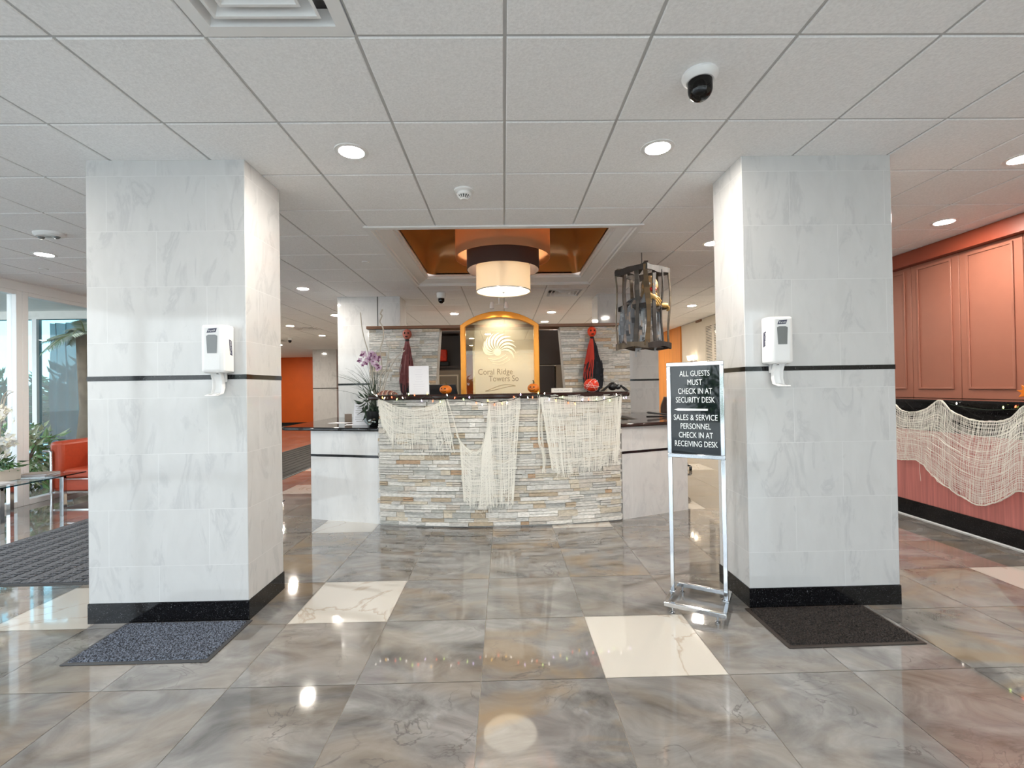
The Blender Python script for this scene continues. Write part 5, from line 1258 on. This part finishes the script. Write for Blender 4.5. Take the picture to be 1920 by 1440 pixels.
for k, (px, py, w_, rz, lb) in enumerate([(672, 796, .14, 0.2, 'loose white paper on the left desk end, in front of the brown card'), (640, 793, .13, -0.3, 'loose white paper near the outer tip of the left desk end')]):
    q = flat(px, py); t_ = MB(); t_.M = Matrix.Translation((q.x, q.y, 0)) @ Matrix.Rotation(rz, 4, 'Z'); t_.box(-w_, w_, -0.09, 0.09, ZW + 0.0004, ZW + 0.0022)
    tag(t_.build('paper_sheet', 'paper', loc=(q.x, q.y, ZW)), lb, 'paper', 'papers on the desk end')
q = flat(686, 794); ty = thing('letter_tray', 'black letter tray leaning on the left desk end beside the tent sign', 'letter tray', (-1.53, 5.58, ZW))
MB().box(-1.66, -1.40, 5.50, 5.74, ZW, ZW + 0.006).box(-1.66, -1.652, 5.50, 5.74, ZW + 0.006, ZW + 0.06).box(-1.408, -1.40, 5.50, 5.74, ZW + 0.006, ZW + 0.06).box(-1.652, -1.408, 5.732, 5.74, ZW + 0.006, ZW + 0.06).build('tray', 'black_plastic', ty, bevel=0.002)
q = at(697, 782, 5.08); gb = thing('glass_bowl', 'clear glass candy bowl at the inner end of the left desk end', 'bowl', (q.x, 5.08, ZW))
MB().lathe([(0.001, ZW), (0.035, ZW), (0.04, ZW + 0.008), (0.075, ZW + 0.05), (0.088, ZW + 0.095), (0.084, ZW + 0.095), (0.07, ZW + 0.052), (0.03, ZW + 0.012), (0.001, ZW + 0.012)], (q.x, 5.08, 0), 32).build('bowl', 'clear_glass', gb, smooth=60)
cd = random.Random(4)
for k in range(9): MB().ell((q.x + cd.uniform(-.03, .03), 5.08 + cd.uniform(-.03, .03), ZW + 0.028 + 0.006 * k), (0.016, 0.011, 0.010), 10, 6).build('candy', ['paper', 'steel', 'brown_card'][k % 3], gb)
# stapler on the right desk end
q = atz(1236, 781, ZW); st2 = thing('stapler', 'dark stapler lying on the right desk end', 'stapler', (q.x, q.y, ZW), -0.1)
MB().box(-0.16, 0.16, -0.03, 0.03, 0, 0.012).build('base', 'black_plastic', st2, local=True, bevel=0.003)
MB().prism([(-0.155, 0.05), (-0.14, 0.066), (0.14, 0.028), (0.14, 0.012), (-0.14, 0.040)], -0.026, 0.026, 'y').build('arm', 'hose_black', st2, local=True, bevel=0.004)
MB().box(0.10, 0.145, -0.027, 0.027, 0.011, 0.03).build('hinge', 'steel', st2, local=True)

# --- hanging ghouls on the back wall
def ghoul(px, ztop, label, headm, cols, seed, w0, zb):
    p = at(px, 640, 6.70); x, y = p.x, 6.70; rnd = random.Random(seed)
    t = thing('hanging_ghoul', label, 'hanging ghoul', (x, y, ztop), group='cloth ghouls hung on the stone wall')
    MB().tube([V(x, y, 2.335 + 0.03), V(x, y, ztop - 0.02)], 0.0025, 5).build('cord', 'wire_green', t)
    hz_ = ztop - 0.085
    MB().ell((x, y, hz_), (0.066, 0.060, 0.078), 20, 14, fn=lambda d: V(d.x * (1 - 0.22 * max(0, -d.z)), d.y - (0.14 * math.exp(-((d.x) ** 2 + (d.z + .05) ** 2) * 14) if d.y < 0 else 0), d.z)).build('head', headm, t, smooth=80)
    f = MB()
    for sx in (-1, 1): f.ell((x + sx * 0.025, y - 0.055, hz_ + 0.015), (0.013, 0.008, 0.015), 10, 6)
    f.ell((x, y - 0.056, hz_ - 0.035), (0.022, 0.008, 0.009), 10, 6); f.build('face_holes', 'pumpkin_dark', t)
    MB().lathe([(0.026, hz_ - 0.07), (0.030, hz_ - 0.085), (0.026, hz_ - 0.10)], (x, y, 0), 14).build('neck_tie', 'black_cloth', t)
    rb = MB(); nu_, nv_ = 40, 26; zt_ = hz_ - 0.085; L = zt_ - zb
    def rob(u, v):
        a = 2 * PI * u; r = (0.024 + (w0 - 0.024) * min(1, v * 1.7) ** 0.8 * (1 - 0.18 * max(0, v - .75) * 4)) * (1 + (0.16 * math.sin(7 * a + 3 * v) + 0.11 * math.sin(13 * a + 5 * v + seed) + 0.07 * math.sin(31 * a)) * min(1, v * 2))
        return V(x + r * math.cos(a), y + r * 0.45 * math.sin(a) - 0.01, zt_ - L * v * (1 + (0.05 * math.sin(9 * a) if v > .97 else 0)))
    vs = [rob(i / nu_, j / nv_) for j in range(nv_ + 1) for i in range(nu_)]
    for j in range(nv_):
        for i in range(nu_):
            u, v = i / nu_, j / nv_; rb.add([vs[j * nu_ + i], vs[j * nu_ + (i + 1) % nu_], vs[(j + 1) * nu_ + (i + 1) % nu_], vs[(j + 1) * nu_ + i]], [(0, 3, 2, 1)], cols(u, v, rnd))
    rb.build('robe', 'cloth', t, smooth=60)
    sh = MB()
    for k in range(46):
        u = rnd.uniform(.45, 1.05) % 1; v0 = rnd.uniform(.10, .62); pts = [rob(u + 0.02 * math.sin(5 * q_), q_) + V(0, -0.012 - .006 * math.sin(9 * q_ + k), 0) for q_ in [v0 + (min(1.06, v0 + .55) - v0) * i / 8 for i in range(9)]]
        sh.ribbon(pts, [0.012 * (1 - .6 * i / 8) for i in range(9)], V(0, -1, 0), cols(u, v0, rnd))
    sh.build('rag_strips', 'cloth', t, smooth=0)
RED_, MAR, BLK = (0.55, 0.05, 0.03), (0.17, 0.048, 0.05), (0.012, 0.012, 0.016)
simple('ghoul_pink', srgb(176, 98, 84), 0.6, var=0.12, scale=30); simple('ghoul_orange', srgb(232, 70, 30), 0.5, var=0.15, scale=30)
ghoul(763.5, 2.285, 'maroon hooded ghoul with a pink head hung on the left stone panel', 'ghoul_pink', lambda u, v, r: (BLK if (v > .78 or (u < .12 or u > .95) and v > .4) else (lambda k_: tuple(c * k_ for c in (MAR if r.random() > .12 else (0.34, 0.16, 0.15))))(r.uniform(.75, 1.3))), 3, 0.088, 1.355)
ghoul(1110, 2.285, 'red and black ghoul with an orange head hung on the right stone panel', 'ghoul_orange', lambda u, v, r: (RED_ if (.30 < u < .78 and v < .48 - .3 * (u - .5)) else (lambda k_: tuple(c * k_ for c in BLK))(r.uniform(.8, 2.2))), 5, 0.118, 1.36)

# --- hanging cage with its prisoner
CGX, CGY = at(1203, 474, 4.99).x, 4.99
zt_, zb_ = 2.635, 1.835
cg = thing('hanging_cage', 'weathered plank cage hung on a cord over the right desk end', 'hanging cage', (CGX, CGY, zt_))
MB().tube([V(CGX, CGY, CZ + 0.0), V(CGX, CGY, zt_ + 0.065)], 0.0042, 6).lathe([(0.001, zt_ + 0.055), (0.012, zt_ + 0.055), (0.004, zt_ + 0.10)], (CGX, CGY, 0), 10).build('cord', 'hose_black', cg)
for k in range(4):
    a = PI / 4 * 0 + PI / 2 * k; MB().tube([V(CGX, CGY, zt_ + 0.06), V(CGX + 0.12 * math.cos(a), CGY + 0.12 * math.sin(a), zt_ + 0.045)], 0.0025, 5).build('wire', 'steel', cg)
WD = [(0.07, 0.058, 0.048), (0.12, 0.09, 0.06), (0.035, 0.03, 0.028), (0.16, 0.135, 0.12), (0.12, 0.075, 0.032), (0.016, 0.014, 0.014)]
rnd = random.Random(17)
def crn(k, z, r): a = -PI / 2 - 0.13 + PI / 2 * k; return V(CGX + r * math.cos(a), CGY + r * math.sin(a), z)
def plank(a, b, w_, th, nm, n=10, wav=0.008, out=None):
    m = MB(); d = (b - a).normalized(); side = out.cross(d).normalized() if out else d.cross(V(0, 0, 1)).normalized(); nn = d.cross(side).normalized(); vs = []
    ph = rnd.uniform(0, 6)
    for i in range(n + 1):
        t = i / n; p = a * (1 - t) + b * t + side * wav * math.sin(5 * t + ph) + nn * wav * .7 * math.sin(7 * t + ph * 2); w2 = w_ * (1 + .18 * math.sin(9 * t + ph)) / 2
        vs += [p - side * w2 - nn * th / 2, p + side * w2 - nn * th / 2, p + side * w2 + nn * th / 2, p - side * w2 + nn * th / 2]
    base = rnd.choice(WD)
    for i in range(n):
        q_ = rnd.uniform(.6, 1.35); t = tuple(c * q_ for c in base); o = 4 * i
        m.add([vs[o + q] for q in range(8)], [(0, 4, 5, 1), (1, 5, 6, 2), (2, 6, 7, 3), (3, 7, 4, 0)] + ([(0, 1, 2, 3)] if i == 0 else []) + ([(4, 7, 6, 5)] if i == n - 1 else []), t)
    return m.build(nm, 'distressed_wood', cg, smooth=30)
for k in range(4):
    k2 = (k + 1) % 4
    for z, r, w_, nm in ((zt_, 0.285, 0.062, 'top_rail'), (2.245, 0.255, 0.045, 'middle_rail'), (zb_, 0.292, 0.058, 'bottom_rail')):
        a, b = crn(k, z, r), crn(k2, z, r); o = ((a + b) / 2 - V(CGX, CGY, z)).normalized()
        plank(a, b, w_, 0.016, nm, 10, 0.012 if nm == 'bottom_rail' else 0.006, o)
    plank(crn(k, zt_ + 0.02, 0.282), crn(k, zb_ - 0.01, 0.272), 0.046, 0.014, 'slat', 14, 0.014, (crn(k, 0, 1) - V(CGX, CGY, 0)).normalized())
    for f_ in (0.33, 0.67):
        a = crn(k, zt_, 0.276) * (1 - f_) + crn(k2, zt_, 0.276) * f_; b = crn(k, zb_, 0.276) * (1 - f_) + crn(k2, zb_, 0.276) * f_
        o = V(a.x - CGX, a.y - CGY, 0).normalized(); plank(a, b, 0.040, 0.012, 'slat', 14, 0.015, o)
cr_ = MB(); cr_.M = Matrix.Translation((CGX, CGY, zt_ + 0.034)) @ Matrix.Rotation(-0.13, 4, 'Z')
cr_.box(-0.27, 0.27, -0.02, 0.02, 0, 0.012, tint=WD[1]).box(-0.02, 0.02, -0.27, 0.27, 0.012, 0.022, tint=WD[0]); cr_.build('cross_brace', 'distressed_wood', cg)
fl_ = MB()
for k in range(9): y = -0.19 + 0.0475 * k; h_ = 0.27 - abs(y) * 1.0; fl_.box(CGX - h_ * .8, CGX + h_ * .8, CGY + y - 0.016, CGY + y + 0.016, zb_ - 0.022, zb_ - 0.012, tint=WD[(k * 2) % 6])
fl_.build('floor_slat', 'distressed_wood', cg)
pz = thing('prisoner_figure', 'ragged grey robed ghoul with a red mouth gripping the cage bars', 'ghoul figure', (CGX + 0.005, CGY - 0.02, zb_))
hx, hy, hz_ = CGX + 0.055, CGY - 0.10, 2.465
def skull(d):
    x, y, z = d
    k = 1 - 0.30 * max(0, -z) ** 1.3; fr = max(0, -y)
    brow = 0.07 * math.exp(-((z - .25) / .13) ** 2) * fr; nose = 0.26 * math.exp(-(x / .16) ** 2 - ((z + .08) / .26) ** 2) * fr
    eye = -0.16 * (math.exp(-((x - .36) / .17) ** 2 - ((z - .08) / .14) ** 2) + math.exp(-((x + .36) / .17) ** 2 - ((z - .08) / .14) ** 2)) * fr
    mouth = -0.10 * math.exp(-(x / .30) ** 2 - ((z + .50) / .13) ** 2) * fr; chin = 0.14 * math.exp(-(x / .3) ** 2 - ((z + .85) / .16) ** 2) * fr
    e = brow + nose + eye + mouth + chin
    return V(x * k, y * (1 - .1 * max(0, -z)) - e, z)
bdy = MB().ell((hx, hy, hz_), (0.076, 0.086, 0.112), 40, 28, fn=skull)
bdy.tube([V(hx, hy + 0.02, hz_ - 0.06), V(hx - 0.01, hy + 0.04, hz_ - 0.15)], [0.034, 0.040], 14)
bdy.build('head', 'skin_zombie', pz, smooth=80)
lp = MB().ell((hx + 0.004, hy - 0.078, hz_ - 0.052), (0.040, 0.016, 0.026), 18, 10, fn=lambda d: V(d.x, d.y, d.z * (1 - .3 * abs(d.x)) + .25 * abs(d.x))); lp.build('lips', 'lip_red', pz, smooth=80)
for sx in (-1, 1):
    MB().ell((hx + sx * 0.028, hy - 0.067, hz_ + 0.012), (0.0135, 0.012, 0.0135), 14, 10).build('eye', 'sign_white', pz, smooth=80)
    MB().ell((hx + sx * 0.079, hy + 0.005, hz_ - 0.005), (0.010, 0.018, 0.026), 12, 8).build('ear', 'skin_zombie', pz, smooth=80)
hr = MB()
for k in range(130):
    a = rnd.uniform(0, 2 * PI); top = V(hx + 0.045 * math.cos(a) * rnd.random(), hy + 0.015 + 0.05 * math.sin(a) * rnd.random(), hz_ + 0.095); out_ = V(math.cos(a) * 0.078, max(-0.02, math.sin(a)) * 0.085 + 0.015, 0)
    L = rnd.uniform(.14, .34); q1 = V(hx, hy, hz_ + 0.05) + out_; q2 = q1 + V(rnd.gauss(0, .015), rnd.gauss(0, .012), -L)
    hr.ribbon(spline([top, q1, (q1 + q2) / 2 + V(rnd.gauss(0, .01), 0, 0), q2], 4), 0.006, V(0, -1, 0.2), rnd.choice([(0.42, 0.30, 0.16), (0.30, 0.24, 0.18), (0.55, 0.50, 0.42), (0.22, 0.15, 0.09)]))
hr.build('hair', 'cloth', pz, smooth=0)
rb = MB()
def robe2(u, v):
    a = 2 * PI * u; sh = 0.05 + 0.135 * min(1, v * 5) ** .6; r = (sh + 0.03 * v) * (1 + .10 * math.sin(8 * a + 4 * v) + .04 * math.sin(19 * a)); drop = 0.03 * math.sin(11 * a) if v > .96 else 0
    return V(CGX - 0.03 + r * math.cos(a), CGY + 0.0 + r * .72 * math.sin(a), 2.36 - 0.50 * v + drop)
nu_, nv_ = 48, 26; vs = [robe2(i / nu_, j / nv_) for j in range(nv_ + 1) for i in range(nu_)]
RC = [(0.25, 0.29, 0.34), (0.32, 0.35, 0.38), (0.18, 0.19, 0.21), (0.30, 0.25, 0.22), (0.40, 0.42, 0.44)]
for j in range(nv_):
    for i in range(nu_):
        nz_ = noise.noise(V(i * .35, j * .12, 3)); c = RC[int((nz_ + 1) * 2.49)]; d = 0.4 if (noise.noise(V(i * .5, j * .25, 9)) > .28) else 1
        rb.add([vs[j * nu_ + i], vs[j * nu_ + (i + 1) % nu_], vs[(j + 1) * nu_ + (i + 1) % nu_], vs[(j + 1) * nu_ + i]], [(0, 3, 2, 1)], tuple(q * d * (0.8 + 0.3 * noise.noise(V(i * 3.1, j * .4, 1))) for q in c))
rb.build('robe', 'cloth', pz, smooth=50)
rg = MB()
for k in range(40):
    u = rnd.random(); v0 = rnd.uniform(.3, .85); pts = [robe2(u, min(1, v0 + .2 * i / 6)) + V(0, -.01, -0.07 * max(0, v0 + .2 * i / 6 - .9) * 3) for i in range(7)]
    rg.ribbon(pts, 0.016, V(0, -1, 0), rnd.choice(RC))
for (dx, dl) in ((-0.09, .15), (-0.05, .10), (0.12, .09)): rg.ribbon([V(CGX + dx + .01 * math.sin(i), CGY - .05, zb_ + .03 - dl * i / 6) for i in range(7)], [0.03 + .012 * math.sin(i) for i in range(7)], V(0, -1, 0), RC[4])
rg.build('rag_strips', 'cloth', pz, smooth=0)
slv = MB().tube(spline([V(CGX - 0.05, CGY - 0.02, 2.33), V(CGX - 0.04, CGY - 0.13, 2.26), V(CGX + 0.00, CGY - 0.18, 2.37)], 6), [0.05] * 5 + [0.045] * 4 + [0.036] * 4, 14, tint=RC[2]); slv.build('sleeve', 'cloth', pz, smooth=70)
slv = MB().tube(spline([V(CGX + 0.06, CGY + 0.0, 2.33), V(CGX + 0.11, CGY - 0.06, 2.23), V(CGX + 0.165, CGY - 0.10, 2.26)], 6), [0.05] * 5 + [0.045] * 4 + [0.032] * 4, 14, tint=RC[3]); slv.build('sleeve', 'cloth', pz, smooth=70)
def bony_hand(w0_, dirv, up, s, curl):
    # palm with four unequal bent fingers and a thumb leaving the side of the palm
    dirv = dirv.normalized(); sd = dirv.cross(up).normalized(); nn = sd.cross(dirv).normalized(); m = MB()
    m.tube([w0_ - dirv * .03 * s, w0_ + dirv * .01 * s, w0_ + dirv * .05 * s, w0_ + dirv * .075 * s], [.016 * s, .020 * s, .030 * s, .026 * s], 10)
    for k, L in enumerate((.062, .072, .067, .052)):
        b = w0_ + dirv * .07 * s + sd * (k - 1.5) * .017 * s; pts = [b]; a = 0.15
        for j in range(4):
            a += curl * (.5 + .2 * j); pts.append(pts[-1] + (dirv * math.cos(a) - nn * math.sin(a) + sd * (k - 1.5) * .06).normalized() * L * s / 3 * (1 if j < 3 else .6))
        m.tube(pts, [.0085 * s, .0092 * s, .0078 * s, .0072 * s, .004 * s], 8)
    b = w0_ + dirv * .018 * s - sd * .024 * s
    m.tube([b, b + (dirv * .6 - sd * .8) * .022 * s, b + (dirv * 1.4 - sd * .9) * .026 * s - nn * .008 * s, b + (dirv * 2.0 - sd * .7) * .026 * s - nn * .018 * s], [.011 * s, .0095 * s, .008 * s, .005 * s], 8)
    return m.build('hand', 'bone', pz, smooth=70)
bony_hand(V(CGX + 0.01, CGY - 0.19, 2.365), V(0.72, 0.0, -0.55), V(0.1, -1, 0.25), 1.2, 0.22)
bony_hand(V(CGX + 0.165, CGY - 0.10, 2.262), V(0.85, 0.15, -0.05), V(0, -0.5, 1), 0.95, 0.7)
